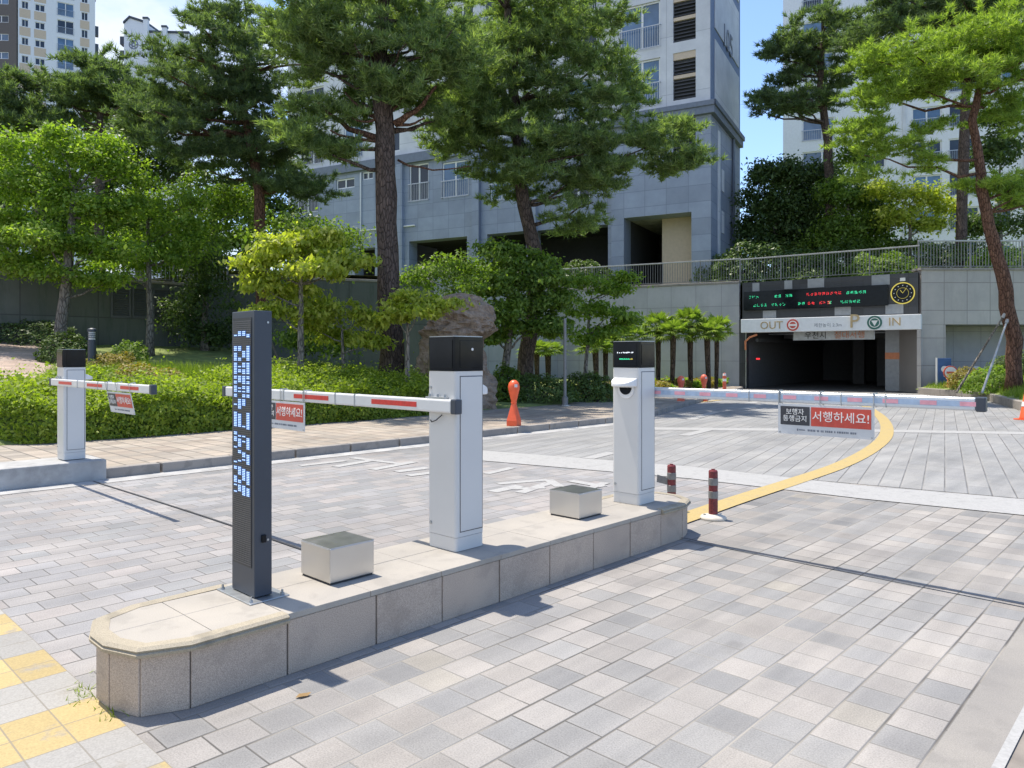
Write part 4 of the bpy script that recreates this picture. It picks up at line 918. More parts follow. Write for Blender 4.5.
def window(par, xa, xb, za, zb, y, rail=False, glass='glass', mull=1, off=.5):
    w_ = xb - xa; fr = MB(); t_ = .10 if w_ > 1 else .06; yy = y + .10
    fr.box(xa + .004, xa + t_, yy, yy + .1, za + .004, zb - .004); fr.box(xb - t_, xb - .004, yy, yy + .1, za + .004, zb - .004); fr.box(xa + t_, xb - t_, yy, yy + .1, zb - t_, zb - .004); fr.box(xa + t_, xb - t_, yy, yy + .1, za + .004, za + t_)
    if mull: c = xa + w_ * off; fr.box(c - t_ * .6, c + t_ * .6, yy + .002, yy + .098, za + t_, zb - t_)
    f = fr.build('window', 'white_trim', par)
    MB().box(xa + t_, xb - t_, yy + .05, yy + .07, za + t_, zb - t_).build('pane', glass, f)
    if rail:
        m = MB(); h = za + (zb - za) * .46; m.box(xa - .05, xb + .05, y - .10, y - .05, h, h + .05); m.box(xa - .05, xb + .05, y - .10, y - .05, za + .02, za + .06); n = int(w_ / .14)
        for k in range(n + 1): x = xa + k * w_ / n; m.box(x - .011, x + .011, y - .085, y - .063, za + .06, h)
        m.box(xa - .05, xa - .01, y - .05, y + .0, h, h + .04); m.box(xb + .01, xb + .05, y - .05, y, h, h + .04); m.build('window_railing', 'galv', f)
    return f
def louvre(par, xa, xb, za, zb, y, mat='slit', top=None):
    m = MB(); z = za + .05
    m.box(xa + .004, xb - .004, y + .2, y + .22, za + .004, zb - .004); f = m.build('louvre_vent', 'panel_dark', par); m = MB()
    while z < zb - .1: m.add([(xa + .03, y + .05, z), (xb - .03, y + .05, z), (xb - .03, y + .17, z + .12), (xa + .03, y + .17, z + .12)], [(0, 1, 2, 3)]); z += .20
    m.build('slats', mat, f); return f
BO = Vector((11.3, 42.0, 0)); BA = math.atan2(-.474, .88)
tw = thing('apartment_building', 'tall apartment block with grey granite base, white upper storeys and number 105 on its side', 'apartment block', BO, BA)
FL = 3.37; ZL = 15.35; ZT = ZL + .65 + FL * 4
# corner tower, local x from -6 to 0
ZW = 16.4
wins = [(-5.45, -2.97, ZW + k * FL, ZW + k * FL + 2.75) for k in range(4)]; lvs = [(-2.2, -.88, ZW + .05 + k * FL, ZW + 2.8 + k * FL) for k in range(4)]
op = (-5.19, -1.12, tz, 9.9); lv0 = (-2.2, -.88, 13.4, 15.3)
m = MB(); facade(m, -6.0, 0, tz - .3, ZL, 0, [op, lv0], 1.2); m.build('granite_base', 'tower_granite', tw); MB().add([(0, 0, tz - .3), (0, 8.1, tz - .3), (0, 8.1, ZL), (0, 0, ZL)], [(0, 1, 2, 3)]).build('granite_side', 'tower_granite_side', tw)
m = MB(); facade(m, -6.0, -.05, ZL + .65, ZT, .02, wins + lvs, .25); m.build('white_wall', 'tower_white', tw)
MB().box(-.05, .0, .0, .25, ZL + .65, ZT).build('blue_corner', 'tower_blue', tw); 
m = MB().box(-6.05, .25, -.30, -.0, ZL, ZL + .65); m.box(.0, .25, 0, 7.9, ZL, ZL + .65); m.box(-6.05, .35, -.38, -.3, ZL + .42, ZL + .70); m.box(.25, .35, -.38, 7.95, ZL + .42, ZL + .70); m.build('cornice', 'ledge', tw)
for q in wins: window(tw, *q, .02, True, 'glass_sky' if q[2] < 20 else 'glass', 1, .55)
for q in lvs:
    xa, xb, za, zb = q; louvre(tw, xa, xb, za, za + 1.25, .02); louvre(tw, xa, xb, za + 1.45, za + 2.35, .02); MB().box(xa + .003, xb - .003, .06, .2, za + 1.25, za + 1.45).build('spandrel', 'beige', tw); MB().box(xa + .003, xb - .003, .06, .2, za + 2.35, zb - .003).build('spandrel', 'beige', tw)
louvre(tw, *lv0, 0)
# narrow side with its panels and the block number
m = MB().add([(-.004, .25, ZL + .65), (-.004, 8.1, ZL + .65), (-.004, 8.1, ZT), (-.004, .25, ZT)], [(0, 1, 2, 3)]); m.build('blue_side', 'tower_blue', tw)
zz = ZL + .95
while zz + 3.0 < ZT: MB().box(.0, .05, .8, 7.5, zz, zz + 3.6).build('side_panel', 'tower_white', tw); zz += 4.25
text('block_number', '105', 1.9, 'letter_grey', tw, (.06, 4.1, ZL + 5.6), (R(90), 0, R(90)), .03)
MB().box(.0, .06, 1.6, 2.1, tz, ZL - .5).build('drain_pipe', 'tower_white', tw); MB().tube([(.10, 5.6, tz), (.10, 5.6, ZL)], .09, 8).build('down_pipe', 'ledge', tw)
for z in (9.0, 11.5): MB().box(.0, .04, 2.6, 3.2, z, z + 1.3).build('side_vent', 'tower_white', tw)
# recess behind the piloti opening
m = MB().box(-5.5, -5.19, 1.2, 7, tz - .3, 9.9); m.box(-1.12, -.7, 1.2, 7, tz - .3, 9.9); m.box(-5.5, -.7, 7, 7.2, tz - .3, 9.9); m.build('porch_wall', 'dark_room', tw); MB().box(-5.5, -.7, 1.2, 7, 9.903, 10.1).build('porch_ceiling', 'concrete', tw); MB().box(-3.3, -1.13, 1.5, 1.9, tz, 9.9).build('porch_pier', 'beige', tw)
# long main front, set back a little, local x from -33 to -6
y0 = .7
def fr_px(xa, xb, ya, yb, y=y0):
    fx_, fy_ = Vector((.88, -.474)).normalized(), Vector((.474, .88)).normalized(); o = Vector((BO.x, BO.y)) + fy_ * y
    def a_(px): k = (px - CX) / F; return (k * o.y - o.x) / (fx_.x - k * fx_.y)
    A_, B_ = a_(xa), a_(xb); Yc = o.y + fx_.y * (A_ + B_) / 2; return (A_, B_, EYE - (yb - HY) / F * Yc, min(15.25, EYE - (ya - HY) / F * Yc))
mw = [fr_px(409, 428.5, 161, 201), fr_px(442, 468.5, 161, 197), fr_px(336, 354.5, 178.5, 188.5), fr_px(362, 373, 160, 179.5), fr_px(297, 318, 178, 213), fr_px(566, 590, 168, 204), fr_px(490, 512, 165, 200)]
mo = [(*fr_px(409, 467, 237, 280)[:2], tz, 9.8), (*fr_px(487, 526, 230, 280)[:2], tz, 9.8), (*fr_px(534, 608, 224, 280)[:2], tz, 9.75), (*fr_px(355, 375, 236, 280)[:2], tz, 9.6)]
m = MB(); facade(m, -33, -6.0, tz - .3, ZL, y0, mw + mo, 1.0); m.add([(-6.0, 0, tz - .3), (-6.0, y0, tz - .3), (-6.0, y0, ZL), (-6.0, 0, ZL)], [(3, 2, 1, 0)]); m.build('granite_front', 'tower_granite', tw)
for i, q in enumerate(mw): window(tw, *q, y0, q[3] - q[2] > 2.3, 'glass_sky' if i in (1, 6) else 'glass')
uw = []
for k in range(4):
    for xa, xb in ((-31.8, -29.6), (-27.6, -25.8), (-23.6, -22.4), (-18.0, -16.2), (-15.4, -13.4), (-11.6, -10.2), (-9.4, -7.2)): uw.append((xa, xb, ZW + k * FL, ZW + k * FL + (2.6 if xb - xa > 1.5 else 1.5)))
m = MB(); facade(m, -33, -6.0, ZL + .65, ZT, y0 + .02, uw, .25); m.build('white_front', 'tower_white', tw)
for i, q in enumerate(uw): window(tw, *q, y0 + .02, q[3] - q[2] > 2, 'glass_sky' if i % 5 == 1 else 'glass')
MB().box(-33, -6.06, y0 - .28, y0 + .0, ZL, ZL + .65).build('cornice', 'ledge', tw)
for x in [fr_px(p, p + 2, 200, 210)[0] for p in (398, 474, 384, 530)]: MB().box(x - .0, x + .55, y0 - .30, y0 - .003, tz - .3, ZL - .01).build('pilaster', 'tower_granite', tw)
m = MB().tube([(-24.0 - 1.9, y0 - .08, 15.2), (-25.9, y0 - .08, 10.9), (-21.0, y0 - .08, 10.9)], .06, 6); m.build('down_pipe', 'white_trim', tw)
m = MB()
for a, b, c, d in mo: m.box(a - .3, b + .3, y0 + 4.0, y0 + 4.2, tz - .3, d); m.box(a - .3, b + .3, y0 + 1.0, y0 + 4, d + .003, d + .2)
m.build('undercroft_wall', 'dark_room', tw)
MB().box(-33, 0, y0 + .6, 8.09, ZT, ZT + .4).build('roof', 'ledge', tw); MB().box(-33, -33.3, y0, 8.1, tz, ZT).build('end_wall', 'tower_white', tw)
m = MB().add([(-33, 8.1, tz), (0, 8.1, tz), (0, 8.1, ZT), (-33, 8.1, ZT)], [(3, 2, 1, 0)]); m.build('back_wall', 'tower_white', tw)

def slab_block(label, v, rz, wd, dp, ht, mat, wrows, z0, fl, smat, name='apartment_building', z_base=0., extra=None):
    """a far block: wrows are (xa, xb, height, railing?, glass) window columns repeated per storey"""
    t = thing(name, label, 'apartment block', v, rz, 'apartment blocks around the site'); holes = []; n = int((ht - z0 - 1) / fl)
    for k in range(n):
        for q in wrows: holes.append((q[0], q[1], z0 + k * fl, z0 + k * fl + q[2]))
    m = MB(); facade(m, 0, wd, z_base, ht, 0, holes, .25); m.build('front_wall', mat, t)
    m = MB().add([(wd, 0, z_base), (wd, dp, z_base), (wd, dp, ht), (wd, 0, ht)], [(0, 1, 2, 3)]); m.add([(0, dp, z_base), (0, 0, z_base), (0, 0, ht), (0, dp, ht)], [(0, 1, 2, 3)]); m.add([(wd, dp, z_base), (0, dp, z_base), (0, dp, ht), (wd, dp, ht)], [(0, 1, 2, 3)]); m.build('side_wall', smat, t)
    MB().box(-.2, wd + .2, -.2, dp + .2, ht, ht + .5).build('roof', 'ledge', t)
    i = 0
    for k in range(n):
        for q in wrows: window(t, q[0], q[1], z0 + k * fl, z0 + k * fl + q[2], 0, q[3], q[4] if (i * 7 + k) % 3 else 'glass', 1, .5 if q[1] - q[0] < 2.5 else .62); i += 1
    return t
# block beyond the right-hand trees
Y = 66.; xr = (783 - CX) / F * Y
rb = slab_block('pale grey apartment block beyond the right-hand pines', (xr, Y, 0), R(-21), 26, 12, 42, 'beige_light', [(1.6, 4.2, 1.9, True, 'glass_sky'), (6.6, 8.2, 1.6, False, 'glass'), (10.2, 12.4, 1.9, True, 'glass_sky'), (12.9, 15.1, 1.9, True, 'glass'), (15.9, 17.4, 1.5, False, 'glass_sky'), (19.0, 21.5, 1.9, True, 'glass')], 6.3, 2.86, 'tower_blue')
for x in (9.5, 18.2): MB().box(x, x + .25, -.12, -.004, 0, 41.8).build('rib', 'tower_white', rb)
# beige tower at the upper left and its dark wing
Y = 120.; sc = Y / F
x0 = (18 - CX) * sc
lt = slab_block('beige and white apartment tower at the upper left corner', (x0, Y, 0), R(30), 10.9, 10, 66, 'beige_light', [(.5, 1.4, 1.15, False, 'glass'), (2.3, 3.7, 1.15, False, 'glass'), (5.4, 7.8, 2.25, True, 'glass_sky'), (8.9, 9.8, 1.3, False, 'glass')], 40.6, 2.95, 'beige_light', z_base=0)
for xa, xb in ((.2, 1.7), (2.2, 3.85), (8.7, 10.05)):
    k = 0
    while 40.6 + k * 2.95 < 62: MB().box(xa, xb, -.03, -.003, 40.6 + k * 2.95 + 1.45, 40.6 + (k + 1) * 2.95 - .1).build('beige_panel', 'beige', lt); k += 1
for z in (44.5, 47.4, 50.4, 53.3, 56.3): MB().box(10.9, 11.4, .3, 1.4, z, z + 1.5).build('balcony_box', 'dark_coat', lt)
slab_block('dark brown apartment wing at the upper left edge beside the beige tower', (x0 - 14.2, Y - 1.2, 0), R(4), 14.1, 10, 66, 'brown_wall', [(8.2, 9.2, 1.15, False, 'glass'), (10.6, 12.9, 1.15, False, 'glass_sky'), (3.2, 5.0, 1.15, False, 'glass')], 40.9, 2.95, 'brown_wall')
# white gabled block with the round emblem
Y = 150.; sc = Y / F; v = at(124, 357, Y); v.z = 0
gb = thing('gabled_building', 'white gable-ended apartment block with a round emblem, far beyond the dark pine', 'apartment block', v, R(3), 'apartment blocks around the site')
def gz(py): return EYE + (HY - py) * sc
gw = 4.4
prof = [(0, 0), (gw * 1.0, 0), (gw * 1.0, gz(23)), (1.15, gz(18)), (0, gz(24))]
m = MB(); n = len(prof); m.v = [(x, 0, z) for x, z in prof] + [(x + 3.0, 16, z) for x, z in prof]; m.f = [tuple(range(n)), tuple(range(2 * n - 1, n - 1, -1))] + [(i, i + n, (i + 1) % n + n, (i + 1) % n) for i in range(n)]; m.build('gable_wall', 'beige_light', gb)
m = MB()
for (a, b) in ((prof[4], prof[3]), (prof[3], prof[2])): m.add([(a[0] - .1, -.25, a[1] + .05), (b[0], -.25, b[1] + .05), (b[0], -.25, b[1] + .45), (a[0] - .1, -.25, a[1] + .45), (a[0] - .1 + 3, 16, a[1] + .05), (b[0] + 3, 16, b[1] + .05), (b[0] + 3, 16, b[1] + .45), (a[0] - .1 + 3, 16, a[1] + .45)], [(0, 1, 2, 3), (4, 7, 6, 5), (0, 4, 5, 1), (3, 2, 6, 7), (0, 3, 7, 4), (1, 5, 6, 2)])
m.build('roof', 'dark_coat', gb)
m = MB(); facade(m, gw, gw + 8.4, 0, gz(31), .6, [(gw + 1.95, gw + 2.9, gz(40.5), gz(36)), (gw + 5.1, gw + 5.9, gz(47), gz(42)), (gw + 6.4, gw + 7.2, gz(49.5), gz(46))], .3); m.build('side_wing', 'beige_light', gb)
for xa, xb, za, zb in ((gw + 1.95, gw + 2.9, gz(40.5), gz(36)), (gw + 5.1, gw + 5.9, gz(47), gz(42)), (gw + 6.4, gw + 7.2, gz(49.5), gz(46))): window(gb, xa, xb, za, zb, .6, False, 'glass_sky')
MB().box(gw + 1.9, gw + 2.95, .56, .597, gz(50), gz(41)).build('beige_panel', 'beige', gb)
for x, p0, p1 in ((3.9, 30, 19), (gw + 3.2, 40, 27)): MB().box(x, x + .9, -.3, .5, gz(70), gz(p1)).build('chimney', 'beige_light', gb); MB().box(x - .1, x + 1.0, -.4, .55, gz(p1), gz(p1) + .4).build('chimney_cap', 'dark_coat', gb)
MB().box(gw, gw + 8.4, .3, 8, gz(31), gz(31) + .4).build('wing_roof', 'dark_coat', gb)
disc('emblem', .95, 'letter_grey', gb, (1.9, 0, gz(44.5)), th=.05, r0=.75); disc('emblem_core', .5, 'letter_grey', gb, (1.9, 0, gz(44.5)), th=.05, r0=.2)
m = MB()
for a in range(6): c, s = math.cos(a * math.pi / 3), math.sin(a * math.pi / 3); m.box(1.9 + c * .62 - .13, 1.9 + c * .62 + .13, -.05, -.003, gz(44.5) + s * .62 - .13, gz(44.5) + s * .62 + .13)
m.build('emblem_rays', 'letter_grey', gb)
m = MB()
for k in range(6): m.box(.75 + k * .48, .75 + k * .48 + .22, -.04, -.003, gz(58.5 - k * .9), gz(55.5 - k * .9))
m.build('lettering', 'tile_light', gb)
for k, z in enumerate((gz(36), gz(50), gz(66))): MB().box(-.9, -.003, .2, 1.6, z - 1.6, z).build('balcony_box', 'dark_coat', gb)
# ================================================================== ROCK
from mathutils import noise as mnoise
Y = 20.6; prof = [(293, 452, 468), (297, 442, 480), (306, 437, 491), (318, 434, 495), (326, 428, 495), (332, 421, 492), (340, 419, 485), (352, 419, 484), (364, 420, 486), (378, 418, 492), (395, 416, 496), (412, 413, 499), (432, 410, 502)]
c0 = at(457, 430, Y); rb_ = on_bank(457, Y)
m = MB(); n = 40
fine = []
for i in range(len(prof) - 1):
    for j in range(4): f = j / 4; fine.append(tuple(prof[i][k] + (prof[i + 1][k] - prof[i][k]) * f for k in range(3)))
fine.append(prof[-1])
for (py, a, b) in fine:
    ca = at(a, py, Y); cb = at(b, py, Y); mid = (ca + cb) / 2; hw = (cb.x - ca.x) / 2
    for k in range(n):
        an = 2 * math.pi * k / n; c, s = math.cos(an), math.sin(an); q = (abs(c) ** 3.2 + abs(s) ** 3.2) ** (-1 / 3.2)
        v = Vector((mid.x + c * q * hw, Y + s * q * min(.75, hw * .75), mid.z)); d = mnoise.fractal(v * 1.7, .8, 2.1, 6) * .20 + abs(mnoise.noise(v * 3.4 + Vector((3, 1, 2)))) * -.22 + abs(mnoise.noise(v * 8. + Vector((1, 5, 2)))) * -.08 + (.035 if int(v.z * 2.6 + .4 * mnoise.noise(v)) % 2 else 0)
        m.v.append(tuple(v + Vector((c, s, .2 * mnoise.noise(v * 2))) * d - Vector((rb_.x, rb_.y, rb_.z))))
L_ = len(fine)
for i in range(L_ - 1):
    for k in range(n): m.f.append((i * n + k, (i + 1) * n + k, (i + 1) * n + (k + 1) % n, i * n + (k + 1) % n))
m.f.append(tuple(range(n)))
tag(m.build('standing_rock', 'rock', loc=rb_), 'rugged brown standing rock with an overhanging top beside the rounded tree', 'rock')

# ================================================================== HEDGES, SHRUBS AND GROUND COVER
def surf_leaves(poly_fn, n, leaf, mat, name, label, cat, base, core=None, group=None, droop=.1, elong=1.9):
    pos, nrm = poly_fn(n); pos = pos - np.array(base); t = thing(name, label, cat, base, 0, group)
    link('foliage', np_mesh('foliage', leaf_quads(pos, nrm, leaf, elong, droop), 4), mat, t)
    if core: core(t, Vector(base))
    return t
def st_np(s, t): return s * U.x + t * N.x, s * U.y + t * N.y
def hedge(name, label, s0, s1, t0, depth, h, n, mat='hedge', leaf=.075, round_end=.8, back_rise=.0, base_z=None):
    def zf(s, t): return (hz(s, t) if base_z is None else base_z)
    def lump(s, t, z): return mnoise.noise(Vector((s * 1.1, t * 1.1, z * 1.4))) * .24 + mnoise.noise(Vector((s * 3.1, t * 3.1, z * 3))) * .13
    def wdt(s):                                        # rounded ends
        e = min(s - s0, s1 - s); return 1.0 if e > round_end else math.sqrt(max(.02, 1 - (1 - e / round_end) ** 2))
    def fn(n):
        P_, N_ = [], []
        while len(P_) < n:
            s = random.uniform(s0, s1); w = wdt(s); u = random.random(); fr = h / (h + depth)
            if u < fr * 1.15:
                f = random.random(); t = t0 - depth * .5 + depth * .5 * w - .10 * f ** 3 * 3; z = f * h * (.5 + .5 * w); nx = np.array([*st_np(-.0, 1.), .25]); tt = t
            else:
                f = random.random(); tt = t0 - depth * .5 + depth * .5 * w * (1 - 2 * f); z = h * (.5 + .5 * w) * (1 - .12 * (2 * f - 1) ** 6); nx = np.array([0, 0, 1.])
            l = lump(s, tt, z); z = max(.03, z + l * (.9 if u >= fr else .25) + (random.expovariate(14) if u >= fr else 0)); tt += l * (.9 if u < fr else 0)
            dpt = abs(random.gauss(0, .07)); x, y = st_np(s, tt); P_.append((x - nx[0] * dpt, y - nx[1] * dpt, zf(s, tt) + z - nx[2] * dpt * .7)); N_.append(nx)
        return np.array(P_), np.array(N_)
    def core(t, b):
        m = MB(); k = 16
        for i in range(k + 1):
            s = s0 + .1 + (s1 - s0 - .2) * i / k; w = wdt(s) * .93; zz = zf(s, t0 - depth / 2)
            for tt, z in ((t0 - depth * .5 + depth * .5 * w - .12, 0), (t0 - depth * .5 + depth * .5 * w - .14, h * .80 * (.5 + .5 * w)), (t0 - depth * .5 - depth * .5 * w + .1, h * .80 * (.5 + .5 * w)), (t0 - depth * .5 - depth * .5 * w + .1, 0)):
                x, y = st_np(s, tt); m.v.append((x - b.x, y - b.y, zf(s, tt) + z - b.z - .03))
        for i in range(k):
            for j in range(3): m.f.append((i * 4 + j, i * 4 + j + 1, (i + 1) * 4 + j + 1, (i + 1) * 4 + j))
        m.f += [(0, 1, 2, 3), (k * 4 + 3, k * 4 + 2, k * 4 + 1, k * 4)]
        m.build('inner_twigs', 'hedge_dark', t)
    x, y = st_np((s0 + s1) / 2, t0 - depth / 2); return surf_leaves(fn, n, leaf, mat, name, label, 'hedge', (x, y, zf((s0 + s1) / 2, t0 - depth / 2)), core)
hedge('clipped_hedge', 'long clipped bright green hedge behind the sidewalk, from the left edge to the rock', 2.9, 13.0, -13.75, 3.0, .66, 56000, leaf=.08)
hedge('low_hedge', 'lower bright hedge mass climbing the bank behind the long clipped hedge', 8.4, 12.8, -16.7, 2.4, .36, 24000, leaf=.085)
def shrub(name, label, c, r, n, mat, leaf, cat='shrub', group=None, seed=0):
    """rounded shrub: leaf sprays over a lumpy dome with a twiggy inside"""
    c = Vector(c); d = unit(n); d[:, 2] = np.abs(d[:, 2]) ** .8; d /= np.linalg.norm(d, axis=1)[:, None]
    l = np.array([mnoise.noise(Vector(q) * 2.6 + Vector((seed, c.x, c.y))) for q in d]) * .22 + np.array([mnoise.noise(Vector(q) * 6 + Vector((seed, c.x, c.y))) for q in d]) * .12
    rad = (1 + l) * (1 - np.abs(rng.normal(0, .10, n))); pos = d * np.array(r) * rad[:, None]; pos[:, 2] = np.maximum(.02, pos[:, 2])
    t = thing(name, label, cat, c, 0, group); link('foliage', np_mesh('foliage', leaf_quads(pos, d + np.array([0, 0, .5]), leaf, 1.8, .1), 4), mat, t)
    m = MB(); 
    for k in range(9):
        a = k * 2.4; m.tube([(0, 0, -.05), (math.cos(a) * r[0] * .35, math.sin(a) * r[1] * .35, r[2] * .4), (math.cos(a) * r[0] * .72, math.sin(a) * r[1] * .72, r[2] * .66)], [.03, .02, .008], 5)
    m.build('stems', 'grey_bark', t); return t
sh = [('dark rounded shrub to the right of the slim grey post', 586, 24.0, 1.05, .95, .95, 5200, 'hedge_dark', .085), ('dark low shrub between the rock and the slim grey post', 536, 22.6, 1.35, .9, .8, 5000, 'hedge_dark', .085), ('loose green shrub between the rock and the dark pine trunk base', 507, 22.5, .6, .6, 1.1, 2400, 'leaf_mid', .10),
      ('golden shrub on the bank around the garden lamp', 112, 20.0, .95, .8, .62, 3600, 'golden', .08), ('golden-red shrub behind the far-left boom tip', 141, 17.6, 1.15, .8, .70, 4200, 'golden', .08), ('mid green shrub left of the garden lamp', 66, 21.5, .8, .7, .95, 3200, 'hedge_dark', .09), ('tall dark shrub at the foot of the mossy wall', 30, 25.5, 1.7, 1.0, .9, 4600, 'leaf_dark', .1),
      ('pale green shrub right of the garden lamp', 128, 21.5, .6, .6, .85, 2200, 'leaf_mid', .08), ('small pale shrub beneath the tall pine trunk', 362, 21.0, .55, .5, .65, 2200, 'leaf', .075), ('small dark-leaved shrub right of the tall pine trunk', 408, 21.5, .5, .5, .75, 1800, 'leaf_mid', .085)]
for i, (lab, px, Y, rx, ry, rz, n, mat, lf) in enumerate(sh): shrub('shrub', lab, on_bank(px, Y, -.03), (rx, ry, rz), n, mat, lf, seed=i)
def on_mound(px, Y): x = (px - CX) / F * Y; return Vector((x, Y, .18 + .85 * min(1, max(0, (x - edge_x(Y)) / 3.2))))
shrub('shrub', 'bright shrub at the foot of the leaning pine beside the stakes', on_mound(992, 26.5), (1.1, .9, .95), 4200, 'leaf', .09, seed=21); shrub('shrub', 'golden-edged shrub just right of the red round sign', on_mound(968, 28.6), (.8, .7, .8), 2600, 'golden', .08, seed=22); shrub('shrub', 'dark shrub behind the leaning pine trunk at the right edge', on_mound(1024, 28.4), (1.3, .9, .9), 3600, 'hedge_dark', .09, seed=23)
# beds of low golden ground cover below the palms: leaves nobody could count
def cover(name, pts, mat, leaf, label=None):
    return tag(link(name, np_mesh(name, leaf_quads(np.array(pts), np.tile([0, 0, 1.], (len(pts), 1)), leaf, 1.8, .1), 4), mat), kind='stuff')
pts, pts2 = [], []
for i in range(15000):
    s = random.uniform(19, 33.2); t = bed_t(s) + .35 - abs(random.gauss(0, 1.0)); x, y = st_np(s, t); h = .35 + .28 * mnoise.noise(Vector((s, t, 0))); q = (x, y, hz(s, t) + random.random() ** .5 * max(.08, h)); (pts if mnoise.noise(Vector((s * .5, t * .7, 4))) < .08 else pts2).append(q)
cover('ground_cover', pts, 'golden', .12); cover('ground_cover', pts2, 'leaf', .14)
def blades(name, pos, ln, wd, mat, lean=.35):
    n = len(pos); pos = np.array(pos); d = np.stack([rng.normal(0, lean, n), rng.normal(0, lean, n), np.ones(n)], 1); d /= np.linalg.norm(d, axis=1)[:, None]; s = unit(n); s[:, 2] = 0; s /= np.linalg.norm(s, axis=1)[:, None]; l = ln * rng.uniform(.5, 1.3, n)[:, None]
    return tag(link(name, np_mesh(name, np.stack([pos - s * wd / 2, pos + s * wd / 2, pos + d * l], 1).reshape(-1, 3), 3), mat), kind='stuff')
pts = []
while len(pts) < 42000:
    s = random.uniform(3.0, 15); t = random.uniform(-21.5, -16.0); x, y = st_np(s, t)
    if mnoise.noise(Vector((s * .6, t * .6, 0))) > -.35 and not (s < 6.6 and t < -16.5 and s < 4.2 + (-17 - t) * .32): pts.append((x, y, hz(s, t)))
blades('grass', pts, .42, .028, 'grass')
pts = []
while len(pts) < 16000:
    y = random.uniform(16, 31); x = edge_x(y) + .22 + abs(random.gauss(0, 2.6)); 
    if x < 27: pts.append((x, y, .20 + .85 * min(1, (x - edge_x(y)) / 3.2)))
blades('grass', pts, .22, .026, 'grass')
# small weeds at the island's foot
pts = []
for c in ((1.16, -3.82), (1.12, -3.70), (1.18, -3.46), (1.30, -3.955)):
    for k in range(26): s, t = c[0] + random.gauss(-.03, .03), c[1] + random.gauss(0, .04); x, y = st_np(s, t); pts.append((x, y, .004))
blades('grass', pts, .035, .006, 'hedge', .9)

# ================================================================== TREES
def bl(regs, Y, dj=.6, k=1.0):
    r_ = []
    for q in regs:
        cx, cy, rx, ry = q[:4]; c = at(cx, cy, Y + (q[4] if len(q) > 4 else 0) ); a = rx / F * Y; r_.append((tuple(c), (a, a * .85, ry / F * Y)))
    return r_
def broad(name, label, base, top, tr, regs, Y, mat, leaf=.11, per=50, dens=9, bark='grey_bark', group=None, spread=.24, flat=.6, droop=.3, bend=(0, 0), lr=.05):
    b = bl(regs, Y); tp = [base, base.lerp(top, .5) + Vector((bend[0], bend[1], 0)), top]
    return make_tree(name, label, 'tree', tp, [tr, tr * .75, tr * .4], broad_crown(b, leaf, per, dens, spread, flat, droop), 4, mat, bark, [c for c, r in b], lr, group)
def conifer(label, trunk, tr, regs, Y, mat, bark='pine_bark', tuft=.2, width=.026, blades_=16, dens=30, rx=(.55, 1.0), flat=.32, dj=1., lr=.08, name='pine_tree', extra=()):
    pads = pad_region(regs, Y, rx, flat, dj) + list(extra)
    return make_tree(name, label, 'pine tree', trunk, tr, pine_pads(pads, tuft, width, blades_, dens), 3, mat, bark, [c for c, r in pads], lr)
def A(pts, Y, dz=None): return [at(x, y, Y) for x, y in pts]
def ground_to(v, f=on_bank, px=None): return v
# --- tall pine with the thick dark trunk left of centre
Y = 21.0; tk = A([(388, 250), (385, 170), (383, 110), (380, 60), (384, 0), (388, -70)], Y); b = on_bank(389, Y, -.05); b.x = at(390, 380, Y).x
conifer('tall pine with a thick dark trunk between the display column and the rock', [b] + tk, [.33, .31, .29, .26, .22, .16, .08], [(330, 20, 60, 40, 26), (410, 30, 60, 45, 26), (360, -40, 90, 40, 30), (440, 60, 40, 40, 15), (300, 50, 35, 30, 10), (345, 75, 50, 22, 14), (425, 95, 40, 22, 9), (330, 110, 28, 12, 6), (300, 128, 22, 12, 5), (332, 152, 22, 10, 6), (390, 88, 30, 16, 6)], Y, 'pine', 'pine_bark', rx=(.5, .9), dens=42, lr=.07)
mm = MB()
for a, c, r0 in (((382, 140), (318, 102), .11), ((395, 124), (436, 86), .11), ((384, 120), (345, 92), .07), ((390, 112), (410, 80), .07), ((383, 138), (330, 130), .06), ((396, 125), (425, 118), .06), ((398, 160), (470, 166), .035), ((380, 118), (352, 118), .05)):
    limb_mesh(mm, at(*a, 21), at(*c, 20.4 + random.random()), r0, r0 * .35, .10, 6, .06)
tp_ = bpy.data.objects['pine_tree']; bo_ = mm.build('bare_boughs', 'red_bark', tp_, smooth=True); bo_.location = -tp_.location
# --- pine leaning over the rounded tree, right of it
Y = 25.0; b = on_bank(523, Y, -.05); tk = A([(530, 335), (537, 270), (524, 205), (519, 150), (512, 80), (508, 10), (505, -60)], Y)
conifer('broad bright pine behind the rounded tree, its boughs reaching to the white tower', [b] + tk, [.30, .27, .25, .22, .20, .16, .12, .06], [(500, 20, 70, 50, 34), (560, 60, 60, 50, 30), (470, 90, 45, 40, 18), (540, 120, 70, 35, 30), (600, 90, 40, 35, 14), (480, 150, 45, 25, 14), (560, 165, 60, 25, 18), (620, 150, 40, 18, 11), (655, 132, 26, 12, 7), (685, 160, 14, 7, 3), (665, 166, 18, 8, 4), (520, 180, 40, 18, 9), (590, 190, 25, 12, 5), (530, -40, 90, 45, 26), (570, 20, 40, 30, 10), (575, 218, 32, 9, 6), (450, 130, 30, 20, 8)], Y, 'pine', 'pine_bark', rx=(.55, .95), dens=40, lr=.075)
